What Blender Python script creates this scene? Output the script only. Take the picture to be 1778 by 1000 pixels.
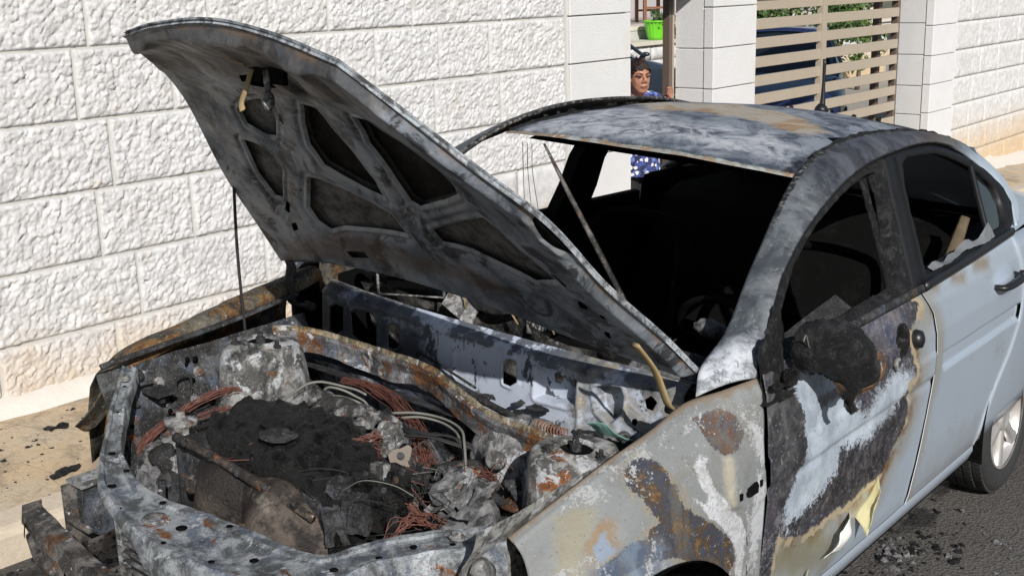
import bpy, bmesh, math, random
import numpy as np
from mathutils import Vector, Matrix

for o in list(bpy.data.objects):
    bpy.data.objects.remove(o, do_unlink=True)
scene = bpy.context.scene
COL = scene.collection

# ------------------------------------------------------------------ camera
def cam_axes(yaw, pitch, roll):
    cy, sy, cp, sp = math.cos(yaw), math.sin(yaw), math.cos(pitch), math.sin(pitch)
    f = Vector((cy*cp, sy*cp, -sp)); r = Vector((sy, -cy, 0)); u = r.cross(f)
    cr, sr = math.cos(roll), math.sin(roll)
    return cr*r + sr*u, -sr*r + cr*u, f
cam = bpy.data.cameras.new('camera'); cam_o = bpy.data.objects.new('camera', cam); COL.objects.link(cam_o)
_r, _u, _f = cam_axes(.6799, .2495, -.027)
cam_o.matrix_world = Matrix.Translation((-2.1086, -2.0824, 1.9852)) @ Matrix((_r, _u, -_f)).transposed().to_4x4()
cam.sensor_width = 36; cam.lens = 2079/1778*36; cam.clip_start = .05; cam.clip_end = 400
scene.camera = cam_o

# ------------------------------------------------------------------ light
SUN_TRAVEL = Vector((.72, 1.0, -.74)).normalized()
world = bpy.data.worlds.new('World'); scene.world = world; world.use_nodes = True
nt = world.node_tree; nt.nodes.clear()
wo = nt.nodes.new('ShaderNodeOutputWorld'); bg = nt.nodes.new('ShaderNodeBackground'); sk = nt.nodes.new('ShaderNodeTexSky')
sk.sky_type = 'NISHITA'; sk.sun_disc = False
sk.sun_elevation = math.asin(-SUN_TRAVEL.z); sk.sun_rotation = math.atan2(-SUN_TRAVEL.x, -SUN_TRAVEL.y)
bg.inputs[1].default_value = .05
nt.links.new(sk.outputs[0], bg.inputs[0]); nt.links.new(bg.outputs[0], wo.inputs[0])
sun = bpy.data.lights.new('sun', 'SUN'); sun.energy = 4.1; sun.angle = math.radians(.5); sun.color = (1, .965, .92)
sun_o = bpy.data.objects.new('sun', sun); COL.objects.link(sun_o)
sun_o.rotation_euler = SUN_TRAVEL.to_track_quat('-Z', 'Y').to_euler(); sun_o.location = (-3, -6, 6)
vs = scene.view_settings; vs.view_transform = 'Standard'; vs.look = 'None'; vs.gamma = 1; vs.use_curve_mapping = False
vs.exposure = 0.2
scene.render.engine = 'CYCLES'; cy = scene.cycles; cy.max_bounces = 6; cy.diffuse_bounces = 4; cy.glossy_bounces = 3; cy.transmission_bounces = 4
# ------------------------------------------------------------------ pure geometry (car frame: x to the rear, y to the car's right, z up)
def spl(pts, t):
    """Catmull-Rom through pts (chord-length parameter), t in 0..1 (array)"""
    P = np.asarray(pts, float); n = len(P)
    d = np.r_[0, np.cumsum(np.linalg.norm(np.diff(P, axis=0), axis=1))]; d /= d[-1]
    t = np.clip(np.asarray(t, float), 0, 1)
    i = np.clip(np.searchsorted(d, t, side='right')-1, 0, n-2)
    T = np.empty_like(P)
    T[1:-1] = (P[2:]-P[:-2])/(d[2:]-d[:-2])[:, None]
    T[0] = (P[1]-P[0])/(d[1]-d[0]); T[-1] = (P[-1]-P[-2])/(d[-1]-d[-2])
    h = (d[i+1]-d[i]); s = ((t-d[i])/h)[..., None]; h = h[..., None]
    return ((1+2*s)*(1-s)**2*P[i] + s*(1-s)**2*h*T[i] + s*s*(3-2*s)*P[i+1] + s*s*(s-1)*h*T[i+1])
def sstep(a, b, x):
    t = np.clip((np.asarray(x, float)-a)/(b-a), 0, 1); return t*t*(3-2*t)
def _h(i, j, k, s):
    n = (i*73856093) ^ (j*19349663) ^ (k*83492791) ^ (s*2654435)
    n = (n ^ (n >> 13))*1274126177; n = n ^ (n >> 16)
    return (n & 0xffff)/65535.
def vnoise(P, sc, seed=0):
    Q = np.asarray(P, float)*sc; I = np.floor(Q).astype(np.int64); F = Q-I; F = F*F*(3-2*F)
    i, j, k = I[..., 0], I[..., 1], I[..., 2]; x, y, z = F[..., 0], F[..., 1], F[..., 2]
    r = 0
    for a in (0, 1):
        for b in (0, 1):
            for c in (0, 1):
                r = r + _h(i+a, j+b, k+c, seed)*(x if a else 1-x)*(y if b else 1-y)*(z if c else 1-z)
    return r*2-1
def fbm(P, sc, seed=0, octv=3, gain=.5):
    r, a = 0, 1.
    for o in range(octv):
        r = r + a*vnoise(P, sc*2**o, seed+o*17); a *= gain
    return r
def sdf_poly(Q, poly):
    """signed distance, positive inside; Q (...,2)"""
    Q = np.asarray(Q, float); poly = np.asarray(poly, float)
    d = np.full(Q.shape[:-1], 1e9); ins = np.zeros(Q.shape[:-1], bool); n = len(poly)
    for k in range(n):
        a, b = poly[k], poly[(k+1) % n]; e = b-a; w = Q-a
        t = np.clip((w@e)/max(e@e, 1e-12), 0, 1); q = w-t[..., None]*e
        d = np.minimum(d, (q*q).sum(-1))
        c = ((a[1] > Q[..., 1]) != (b[1] > Q[..., 1]))
        xs = a[0]+(Q[..., 1]-a[1])*e[0]/(e[1] if abs(e[1]) > 1e-12 else 1e-12)
        ins ^= c & (Q[..., 0] < xs)
    d = np.sqrt(d); return np.where(ins, d, -d)

# ---- body panels: each F(u,v) -> xyz, u and v arrays in 0..1; METRIC gives metres along u and v
FT = [(-.336, -.62, .788), (-.217, -.65, .835), (-.064, -.68, .886), (.094, -.70, .921), (.222, -.715, .956), (.307, -.76, .974), (.411, -.80, .99)]
ARCH = (-.06, .315, .365)
def fender(u, v):
    T = spl(FT, u)
    xf = spl([(-.336, 0, 0), (-.339, .1, 0), (-.357, .2, 0), (-.42, .5, 0), (-.45, 1, 0)], v)[..., 0]
    xr = spl([(.411, 0, 0), (.388, .27, 0), (.392, .54, 0), (.368, 1, 0)], v)[..., 0]
    zr = T[..., 2]+(.33-T[..., 2])*v; xr = np.interp(zr, [.31, .496, .719, .855, .99, 1.02], [.36, .37, .394, .392, .415, .425])-.003
    x = T[..., 0] + (1-u)**2*(xf+.336)*1.0 + u**3*(xr-.411)
    zb = np.where(np.abs(x-ARCH[0]) < ARCH[2]*.985, ARCH[1]+np.sqrt(np.maximum(ARCH[2]**2-(x-ARCH[0])**2, 0)), .33)
    z = T[..., 2] + (zb-T[..., 2])*v
    dz = T[..., 2]-z
    yw = -.845 + .09*(1-u)**3
    k = 1-np.exp(-dz/.075)
    y = T[..., 1] + (yw-T[..., 1])*k
    y = np.minimum(y, T[..., 1])
    fl = sstep(.035, .0, z-zb)*(np.abs(x-ARCH[0]) < ARCH[2])
    return np.stack([x, y-.008*fl, z], -1)
def side_y(z):
    return np.interp(z, [.2, .26, .31, .36, .45, .6, .75, .86, .95, 1.0, 1.04], [-.76, -.80, -.825, -.834, -.84, -.846, -.85, -.846, -.828, -.81, -.79])
XF = ([.31, .496, .719, .855, .99, 1.02], [.36, .37, .394, .392, .415, .425])
XB = ([.30, .335, .5, .675, .80, .923, 1.008, 1.03], [1.375, 1.392, 1.455, 1.508, 1.541, 1.533, 1.468, 1.45])
XR = ([.30, .328, .42, .494, .60, .705, .768, .873, 1.038], [2.035, 2.056, 2.11, 2.18, 2.32, 2.415, 2.436, 2.452, 2.415])
def _door(x0, x1, zt0, zt1):
    def f(u, v):
        zt = zt0+(zt1-zt0)*u
        z = zt+(.325-zt)*v
        a = np.interp(z, *x0)+.003; b = np.interp(z, *x1)-.003
        x = a+(b-a)*u
        y = side_y(z)
        return np.stack([x, y, z], -1)
    return f
front_door = _door(XF, XB, 1.005, 1.01)
rear_door = _door(XB, XR, 1.01, 1.033)
def roof_z(x, y):
    zc = spl([(1.02, 0, 1.395), (1.10, 0, 1.408), (1.3, 0, 1.432), (1.6, 0, 1.444), (1.95, 0, 1.440), (2.3, 0, 1.415), (2.55, 0, 1.372)], (x-1.02)/1.53)[..., 2]
    return zc - .040*(np.abs(y)/.54)**2.2
def roof(u, v):
    y = .545-1.09*v
    x0 = 1.045+.085*(np.abs(y)/.545)**2; x1 = 2.5-.08*(np.abs(y)/.545)**2
    x = x0+(x1-x0)*u
    z = roof_z(x, y) - .012*sstep(.03, 0, u)
    return np.stack([x, y, z], -1)
AF = [(.262, -.72, .963), (.314, -.70, 1.012), (.477, -.68, 1.068), (.74, -.62, 1.197), (1.06, -.56, 1.352), (1.273, -.535, 1.41), (1.591, -.525, 1.437), (1.986, -.525, 1.42), (2.35, -.535, 1.375), (2.72, -.55, 1.275), (3.0, -.58, 1.14), (3.2, -.62, .99)]
AO = [(.414, -.803, .992), (.45, -.792, 1.012), (.554, -.765, 1.092), (.709, -.725, 1.19), (1.042, -.67, 1.292), (1.411, -.632, 1.366), (1.787, -.615, 1.388), (2.05, -.615, 1.384), (2.29, -.625, 1.34), (2.47, -.66, 1.262), (2.59, -.70, 1.187), (2.615, -.735, 1.115), (2.54, -.785, 1.045)]
def pillar_rail(u, v):
    a = spl(AF, u); b = spl(AO, u); w = v[..., None]
    p = a+(b-a)*w
    bul = 4*v*(1-v)*.014
    p[..., 1] -= bul*.6; p[..., 2] += bul
    return p
# hood: twisted, held up on its right by the prop rod
HR = [(.24, .70, 1.03), (.14, .695, 1.18), (.041, .69, 1.327), (-.085, .665, 1.55), (-.215, .60, 1.665), (-.335, .52, 1.72), (-.43, .43, 1.742)]
HL = [(.335, -.69, .99), (.175, -.69, 1.115), (-.059, -.685, 1.284), (-.258, -.68, 1.452), (-.42, -.63, 1.575), (-.52, -.55, 1.675), (-.56, -.43, 1.755)]
HFR = [(-.43, .43, 1.742), (-.475, .25, 1.775), (-.50, .02, 1.80), (-.53, -.2, 1.79), (-.56, -.43, 1.755)]
HRE = [(.24, .70, 1.03), (.20, .5, 1.075), (.175, .2, 1.10), (.185, -.15, 1.09), (.235, -.45, 1.045), (.335, -.69, .99)]
def hood(u, v):
    R, L = spl(HR, u), spl(HL, u); B, F = spl(HRE, v), spl(HFR, v)
    U, V = u[..., None], v[..., None]
    c00, c01, c10, c11 = [np.array(p) for p in (HR[0], HL[0], HR[-1], HL[-1])]
    p = (1-V)*R+V*L+(1-U)*B+U*F-((1-U)*(1-V)*c00+(1-U)*V*c01+U*(1-V)*c10+U*V*c11)
    cr = .05*np.sin(np.pi*np.clip(v, 0, 1))*(4*u*(1-u))
    return p + cr[..., None]*np.array([.68, 0, .73])
def cowl(u, v):
    y = .705-1.33*u
    x = .335+.05*(y/.7)**2
    zt = .932+.01*np.sin(u*3)
    z = zt+(.715-zt)*v
    x = x-.02*v+.035*sstep(.12, 0., v)
    return np.stack([x, y, z], -1)
PANELS = {'fender': (fender, .80, .65), 'front_door': (front_door, 1.08, .69), 'rear_door': (rear_door, .93, .70),
          'roof': (roof, 1.42, 1.09), 'hood': (hood, 1.05, 1.34), 'cowl': (cowl, 1.33, .215), 'rail': (pillar_rail, 3.2, .15)}
# marks on the panels: outlines in metres along each panel (u, v)
MARKS = {
 'fender': {
  'rust1': [(0.571, 0.037), (0.662, 0.031), (0.696, 0.052), (0.709, 0.091), (0.679, 0.144), (0.61, 0.174), (0.584, 0.145), (0.572, 0.107), (0.575, 0.069)],
  'rust2': [(0.312, 0.059), (0.357, 0.053), (0.396, 0.059), (0.405, 0.091), (0.417, 0.168), (0.429, 0.249), (0.444, 0.335), (0.466, 0.397), (0.517, 0.441), (0.57, 0.478), (0.618, 0.495), (0.645, 0.519), (0.64, 0.575), (0.58, 0.674), (0.549, 0.728), (0.166, 0.475), (0.172, 0.398), (0.188, 0.37), (0.231, 0.396), (0.256, 0.38), (0.313, 0.425), (0.323, 0.376), (0.357, 0.375), (0.343, 0.286), (0.334, 0.216), (0.312, 0.161), (0.303, 0.096)],
  'blue': [(0.166, 0.475), (0.174, 0.369), (0.218, 0.39), (0.256, 0.38), (0.313, 0.425), (0.352, 0.501), (0.361, 0.61), (0.316, 0.664), (0.304, 0.728)],
  'white': [(0.494, 0.171), (0.529, 0.145), (0.545, 0.162), (0.534, 0.204), (0.547, 0.269), (0.579, 0.333), (0.622, 0.368), (0.675, 0.375), (0.705, 0.383), (0.695, 0.477), (0.682, 0.568), (0.651, 0.608), (0.647, 0.505), (0.593, 0.475), (0.523, 0.425), (0.491, 0.362), (0.471, 0.309), (0.509, 0.351), (0.519, 0.314), (0.499, 0.247)],
  'white2': [(0.709, 0.056), (0.762, 0.076), (0.793, 0.115), (0.819, 0.108), (0.823, 0.206), (0.758, 0.208), (0.807, 0.283), (0.812, 0.366), (0.776, 0.395), (0.766, 0.454), (0.73, 0.42), (0.709, 0.329), (0.681, 0.325), (0.738, 0.25), (0.777, 0.19), (0.757, 0.142), (0.732, 0.103)],
  'tan': [(0.602, 0.171), (0.642, 0.172), (0.641, 0.247), (0.63, 0.346), (0.592, 0.358), (0.59, 0.273)],
  'halo': [(0.147, 0.221), (0.183, 0.199), (0.215, 0.18), (0.237, 0.219), (0.231, 0.28), (0.24, 0.373), (0.225, 0.413), (0.181, 0.392), (0.158, 0.293)],
  'spot': [(0.171, 0.262), (0.206, 0.237), (0.215, 0.281), (0.232, 0.379), (0.188, 0.362), (0.172, 0.3)],
  'yellow': [(0.109, 0.049), (0.171, 0.088), (0.198, 0.128), (0.181, 0.182), (0.145, 0.238), (0.137, 0.328), (0.067, 0.218)],
  'slot': [(0.693, 0.262), (0.748, 0.23), (0.75, 0.255), (0.695, 0.27)],
  'slotring': [(0.585, 0.346), (0.639, 0.276), (0.795, 0.217), (0.805, 0.27), (0.68, 0.32), (0.599, 0.366)],
 },
 'front_door': {
  'burn': [(-0.058, -0.014), (0.067, -0.078), (0.242, -0.083), (0.491, -0.034), (0.683, -0.021), (0.969, 0.001), (1.036, 0.035), (0.948, 0.074), (0.859, 0.108), (0.899, 0.181), (0.918, 0.24), (0.853, 0.249), (0.901, 0.341), (0.899, 0.385), (0.833, 0.436), (0.805, 0.471), (0.773, 0.496), (0.646, 0.499), (0.53, 0.512), (0.408, 0.495), (0.337, 0.504), (0.23, 0.497), (0.12, 0.464), (0.08, 0.434), (0.061, 0.553), (-0.057, 0.504), (-0.045, 0.349), (-0.028, 0.203), (-0.057, 0.055)],
  'pale_zone': [(0.187, 0.034), (0.351, 0.074), (0.455, 0.198), (0.556, 0.264), (0.668, 0.225), (0.79, 0.188), (0.886, 0.249), (0.817, 0.301), (0.656, 0.324), (0.587, 0.354), (0.47, 0.351), (0.396, 0.409), (0.319, 0.448), (0.213, 0.443), (0.129, 0.436), (0.096, 0.37), (0.138, 0.307), (0.174, 0.256), (0.152, 0.17), (0.119, 0.074)],  # pale blue-grey area inside the burn
  'slate_zone': [(0.664, -0.008), (0.898, 0.014), (0.885, 0.068), (0.836, 0.111), (0.753, 0.134), (0.659, 0.068), (0.549, 0.017)],  # dark slate and grey area inside the burn
  'streak': [(0.252, 0.128), (0.387, 0.134), (0.401, 0.157), (0.281, 0.158)],
  'char': [(0.422, 0.32), (0.671, 0.362), (0.817, 0.301), (0.867, 0.261), (0.907, 0.378), (0.812, 0.438), (0.747, 0.488), (0.526, 0.502), (0.331, 0.485), (0.189, 0.474), (0.129, 0.436), (0.29, 0.414), (0.408, 0.389)],
  'lstrip': [(-0.033, 0.016), (0.138, 0.064), (0.178, 0.133), (0.191, 0.238), (0.158, 0.298), (0.109, 0.359), (0.07, 0.391), (0.018, 0.296), (0.016, 0.188), (-0.031, 0.076)],
  'olive': [(0.089, 0.468), (0.361, 0.52), (0.55, 0.646), (0.414, 0.683), (0.027, 0.539)],
 },
 'rear_door': {
  'spot': [(0.509, -0.013), (0.659, 0.021), (0.605, 0.068), (0.459, 0.046)],
  'spot2': [(0.275, -0.001), (0.404, 0.026), (0.349, 0.064), (0.236, 0.039)],
  'spot3': [(0.089, -0.007), (0.182, 0.01), (0.117, 0.044), (0.036, 0.029)],
 },
 'roof': {
  'tan': [(1.009, -0.131), (0.849, 0.232), (0.981, 0.396), (0.897, 0.592), (0.745, 0.812), (0.612, 0.933), (0.461, 0.927), (0.557, 0.766), (0.533, 0.685), (0.59, 0.491), (0.514, 0.312)],
  'pale': [(0.014, 0.105), (0.432, 0.044), (0.506, 0.188), (0.486, 0.331), (0.301, 0.55), (0.416, 0.836), (0.262, 0.987), (0.091, 0.985), (0.13, 0.754), (0.065, 0.495), (0.03, 0.257)],
  'band': [(-0.006, 0.145), (0.018, 0.247), (0.026, 0.598), (0.023, 0.877), (0.035, 1.009), (0.023, 1.061), (0.009, 1.02), (-0.008, 0.892), (-0.01, 0.621), (-0.01, 0.27)],
 },
 'hood': {
  'c1': [(0.556, 0.277), (0.585, 0.328), (0.603, 0.404), (0.587, 0.428), (0.536, 0.408), (0.48, 0.373), (0.48, 0.339), (0.511, 0.272)],
  'c2': [(0.451, 0.215), (0.437, 0.269), (0.407, 0.31), (0.37, 0.318), (0.264, 0.236), (0.268, 0.213), (0.345, 0.197)],
  'c3': [(0.618, 0.587), (0.616, 0.632), (0.551, 0.635), (0.477, 0.668), (0.403, 0.688), (0.345, 0.679), (0.361, 0.61), (0.404, 0.515), (0.465, 0.502), (0.535, 0.529)],
  'c4': [(0.341, 0.419), (0.34, 0.471), (0.31, 0.566), (0.278, 0.664), (0.214, 0.671), (0.194, 0.551), (0.18, 0.437), (0.156, 0.366), (0.181, 0.335), (0.228, 0.333)],
  'c5': [(0.655, 0.818), (0.696, 0.919), (0.668, 0.986), (0.636, 1.046), (0.574, 1.055), (0.524, 1.034), (0.453, 0.945), (0.366, 0.815), (0.372, 0.792), (0.467, 0.789), (0.542, 0.773)],
  'c6': [(0.976, 1.501), (0.965, 1.501), (0.921, 1.501), (0.872, 1.501), (0.86, 1.501), (0.884, 1.501), (0.9, 1.489), (0.926, 1.483)],
  'c7': [(0.269, 0.797), (0.372, 0.943), (0.476, 1.087), (0.466, 1.112), (0.414, 1.133), (0.373, 1.174), (0.331, 1.176), (0.254, 1.077), (0.257, 1.016), (0.257, 0.993), (0.262, 0.906), (0.235, 0.803)],
  'c8': [(0.795, 1.501), (0.783, 1.501), (0.734, 1.477), (0.59, 1.399), (0.494, 1.362), (0.522, 1.337), (0.574, 1.308), (0.635, 1.327)],
  's1': [(0.56, 0.446), (0.562, 0.459), (0.526, 0.442), (0.531, 0.429)],
  's2': [(0.084, 0.396), (0.092, 0.46), (0.077, 0.464), (0.069, 0.403)],
  's3': [(0.683, 0.993), (0.712, 1.034), (0.65, 1.019), (0.633, 0.994)],
  's4': [(0.392, 1.213), (0.401, 1.229), (0.367, 1.23), (0.346, 1.212), (0.367, 1.205)],
  's5': [(0.263, 1.196), (0.286, 1.217), (0.272, 1.221), (0.241, 1.2), (0.234, 1.185)],
  's6': [(0.163, 0.21), (0.169, 0.231), (0.147, 0.222), (0.141, 0.202)],
  's7': [(1.095, 1.476), (1.11, 1.501), (1.097, 1.501), (1.069, 1.431)],
  's8': [(1.103, 0.21), (1.112, 0.253), (1.068, 0.212), (1.061, 0.175)],
  's9': [(1.091, 1.47), (1.11, 1.501), (1.093, 1.501), (1.074, 1.443)],
  's10': [(0.762, 0.475), (0.799, 0.62), (0.729, 0.599), (0.721, 0.544), (0.708, 0.436)],
  's11': [(0.245, 0.247), (0.244, 0.261), (0.212, 0.236), (0.218, 0.227)],
  's12': [(0.133, 1.188), (0.14, 1.199), (0.114, 1.19), (0.113, 1.182)],
  's13': [(0.245, 1.24), (0.25, 1.248), (0.232, 1.237), (0.231, 1.232)],
  'rustr': [(0.088, 0.116), (0.161, 0.447), (0.144, 0.659), (0.162, 0.897), (0.139, 0.95), (0.093, 0.862), (0.073, 0.621), (0.038, 0.325), (0.021, 0.088)],
  'front': [(1.063, -0.084), (1.165, 0.849), (1.1, 1.038), (1.116, 1.485), (1.097, 1.501), (1.046, 1.501), (1.022, 1.501), (0.674, 0.627), (0.693, 0.471), (0.749, 0.317), (0.754, -0.012)],
 },
 'cowl': {
  'h1': [(0.047, 0.07), (0.076, 0.054), (0.107, 0.057), (0.11, 0.124), (0.076, 0.143), (0.047, 0.139)],
  'h2': [(0.153, 0.066), (0.179, 0.049), (0.248, 0.045), (0.272, 0.061), (0.274, 0.133), (0.226, 0.144), (0.162, 0.126)],
  'h3': [(0.333, 0.066), (0.352, 0.053), (0.373, 0.057), (0.376, 0.109), (0.353, 0.123), (0.334, 0.119)],
  'h4': [(0.784, 0.066), (0.8, 0.053), (0.822, 0.054), (0.827, 0.105), (0.807, 0.12), (0.786, 0.118)],
  'p1': [(0.893, 0.054), (0.921, 0.051), (1.009, 0.046), (1.02, 0.059), (1.016, 0.12), (0.99, 0.129), (0.893, 0.131)],
  'p2': [(1.079, 0.064), (1.104, 0.051), (1.15, 0.048), (1.158, 0.064), (1.157, 0.114), (1.123, 0.144), (1.086, 0.119)],
  'q1': [(0.922, 0.07), (0.937, 0.06), (0.95, 0.072), (0.942, 0.088), (0.926, 0.088)],
  'q2': [(0.989, 0.07), (1.003, 0.062), (1.016, 0.073), (1.007, 0.087), (0.992, 0.085)],
  'q3': [(1.226, 0.06), (1.239, 0.049), (1.253, 0.059), (1.244, 0.079), (1.231, 0.077)],
  'q4': [(1.192, 0.121), (1.199, 0.116), (1.203, 0.122), (1.198, 0.13), (1.192, 0.128)],
  'soot': [(-0.098, 0.009), (0.382, 0.008), (0.469, 0.04), (0.48, 0.099), (0.472, 0.149), (-0.112, 0.219)],  # soot together with the painted shadow of the raised bonnet
 },
}
# ------------------------------------------------------------------ helpers that make objects
WY = -.0258                                                   # the wall and the kerb run 1.5 degrees off the car's axis
def tag(o, label=None, cat=None, group=None, kind=None):
    if label and not kind: kind = 'thing'
    if label: o['label'] = label
    if cat: o['category'] = cat
    if group: o['group'] = group
    if kind: o['kind'] = kind
    return o
def empty(name, loc=(0, 0, 0), rz=0):
    o = bpy.data.objects.new(name, None); COL.objects.link(o); o.location = loc; o.rotation_euler = (0, 0, rz)
    o.empty_display_size = .1; return o
def link(name, me, mat=None, parent=None, smooth=True):
    o = bpy.data.objects.new(name, me); COL.objects.link(o)
    if mat is not None and not me.materials:
        for m in (mat if isinstance(mat, (list, tuple)) else [mat]): me.materials.append(m)
    if smooth: me.polygons.foreach_set('use_smooth', np.ones(len(me.polygons), bool))
    if parent is not None: o.parent = parent
    return o
def shear(P):
    """car frame -> the car as it stands on the sloping road"""
    P = np.array(P, float); Q = P.copy()
    Q[..., 2] = P[..., 2]+.0557*(1-P[..., 0]/2.5)+.0661*(P[..., 1]+.8); return Q
class MB:
    """collects shapes; build() links them as one mesh object"""
    def __init__(s): s.v, s.f, s.n = [], [], 0
    def add(s, V, F):
        V = np.asarray(V, float).reshape(-1, 3); s.v.append(V); s.f += ((F+s.n).tolist() if isinstance(F, np.ndarray) else [tuple(i+s.n for i in f) for f in F]); s.n += len(V); return s
    def box(s, c, h, R=None, taper=1.0):
        V = np.array([(x*(taper if z > 0 else 1), y*(taper if z > 0 else 1), z) for z in (-1, 1) for y in (-1, 1) for x in (-1, 1)], float)*np.array(h, float)
        if R is not None: V = V@np.array(R, float).T
        return s.add(V+np.array(c, float), [(0, 2, 3, 1), (4, 5, 7, 6), (0, 1, 5, 4), (2, 6, 7, 3), (0, 4, 6, 2), (1, 3, 7, 5)])
    def grid(s, P, keep=None, close_u=False, close_v=False):
        nu, nv = P.shape[:2]; a = np.arange(nu if close_u else nu-1); b = np.arange(nv if close_v else nv-1)
        I, J = np.meshgrid(a, b, indexing='ij'); A, B = (I+1) % nu, (J+1) % nv
        F = np.stack([I*nv+J, A*nv+J, A*nv+B, I*nv+B], -1)
        F = (F[keep[:len(a), :len(b)]] if keep is not None else F.reshape(-1, 4))
        return s.add(P.reshape(-1, 3), F)
    def tube(s, pts, r, k=8, n=None, caps=True, flat=None):
        P = np.asarray(pts, float)
        rr = np.asarray(r, float)*np.ones(len(P)) if np.ndim(r) == 0 else np.asarray(r, float)
        if n: 
            t = np.linspace(0, 1, n); rr = np.interp(t, np.linspace(0, 1, len(P)), rr); P = spl(P, t)
        T = np.gradient(P, axis=0); T /= np.linalg.norm(T, axis=1)[:, None]+1e-12
        up = np.array([0, 0, 1.]) if abs(T[0][2]) < .9 else np.array([1., 0, 0])
        A = np.cross(T[0], up); A /= np.linalg.norm(A); rings = []
        for i in range(len(P)):
            A = A-T[i]*(A@T[i]); A /= np.linalg.norm(A)+1e-12; B = np.cross(T[i], A)
            th = np.linspace(0, 2*np.pi, k, endpoint=False)
            fl = flat or 1
            rings.append(P[i]+rr[i]*(np.cos(th)[:, None]*A+fl*np.sin(th)[:, None]*B))
        G = np.array(rings); n0 = s.n; s.grid(G, close_v=True)
        if caps:
            s.f.append(tuple(n0+j for j in range(k))); s.f.append(tuple(n0+(len(P)-1)*k+j for j in reversed(range(k))))
        return s
    def lathe(s, prof, c=(0, 0, 0), axis=(0, 0, 1), k=28, caps=True, sweep=2*math.pi):
        """prof: list of (radius, height along axis)"""
        ax = Vector(axis).normalized(); q = np.array(ax.to_track_quat('Z', 'Y').to_matrix())
        full = sweep > 6.28; th = np.linspace(0, sweep, k, endpoint=not full)
        G = np.array([[(r*math.cos(t), r*math.sin(t), h) for t in th] for r, h in prof])@q.T+np.array(c, float)
        n0 = s.n; s.grid(G, close_v=full)
        if caps and full:
            s.f.append(tuple(n0+j for j in range(k))); s.f.append(tuple(n0+(len(prof)-1)*k+j for j in reversed(range(k))))
        return s
    def prism(s, poly, d, origin=(0, 0, 0), ex=(1, 0, 0), ey=(0, 0, 1)):
        """flat polygon (in ex, ey) pushed along ex x ey by d"""
        ex, ey = np.array(ex, float), np.array(ey, float); n = np.cross(ex, ey)
        A = np.array([np.array(origin)+p[0]*ex+p[1]*ey for p in poly]); m = len(poly)
        V = np.vstack([A, A+n*d])
        return s.add(V, [tuple(reversed(range(m))), tuple(range(m, 2*m))]+[(i, (i+1) % m, (i+1) % m+m, i+m) for i in range(m)])
    def mesh(s, name, tf=None):
        me = bpy.data.meshes.new(name); V = np.vstack(s.v)
        if tf is not None: V = tf(V)
        me.from_pydata(V.tolist(), [], s.f); me.update(); return me
    def build(s, name, mat, parent=None, smooth=True, tf=None):
        return link(name, s.mesh(name, tf), mat, parent, smooth)
def rbox(c, h, R=None, amp=.004, sc=30, seed=0, n=6, mb=None, taper=1.0):
    """a box with its faces divided and knocked about"""
    mb = mb or MB(); t = np.linspace(-1, 1, n); A, B = np.meshgrid(t, t, indexing='ij'); O = np.ones_like(A); h = np.array(h, float)
    for f, fl in (((A, B, O), 0), ((A, B, -O), 1), ((A, O, B), 1), ((A, -O, B), 0), ((O, A, B), 0), ((-O, A, B), 1)):
        P = np.stack(f, -1); P[..., :2] *= (1-(1-taper)*(P[..., 2:3]+1)/2); P = P*h
        if R is not None: P = P@np.array(R, float).T
        P = crumple(P+np.array(c, float), amp, sc, seed); mb.grid(P[::-1] if fl else P)
    return mb
def attrs(me, d):
    for k, a in d.items():
        at = me.attributes.new(k, 'FLOAT', 'POINT'); at.data.foreach_set('value', np.ascontiguousarray(a, np.float32).ravel())
def solid(o, t, offset=-1):
    m = o.modifiers.new('solid', 'SOLIDIFY'); m.thickness = t; m.offset = offset; m.use_even_offset = False; return o
def bevel(o, w, seg=2):
    m = o.modifiers.new('bevel', 'BEVEL'); m.width = w; m.segments = seg; m.limit_method = 'ANGLE'; m.angle_limit = .6; return o
def crisp(o, ang=35):
    m = o.modifiers.new('crisp', 'EDGE_SPLIT'); m.split_angle = math.radians(ang); return o
def crumple(P, amp, sc, seed=0):
    P = np.asarray(P, float)
    return P+amp*np.stack([fbm(P, sc, seed+k*31) for k in range(3)], -1)

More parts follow.
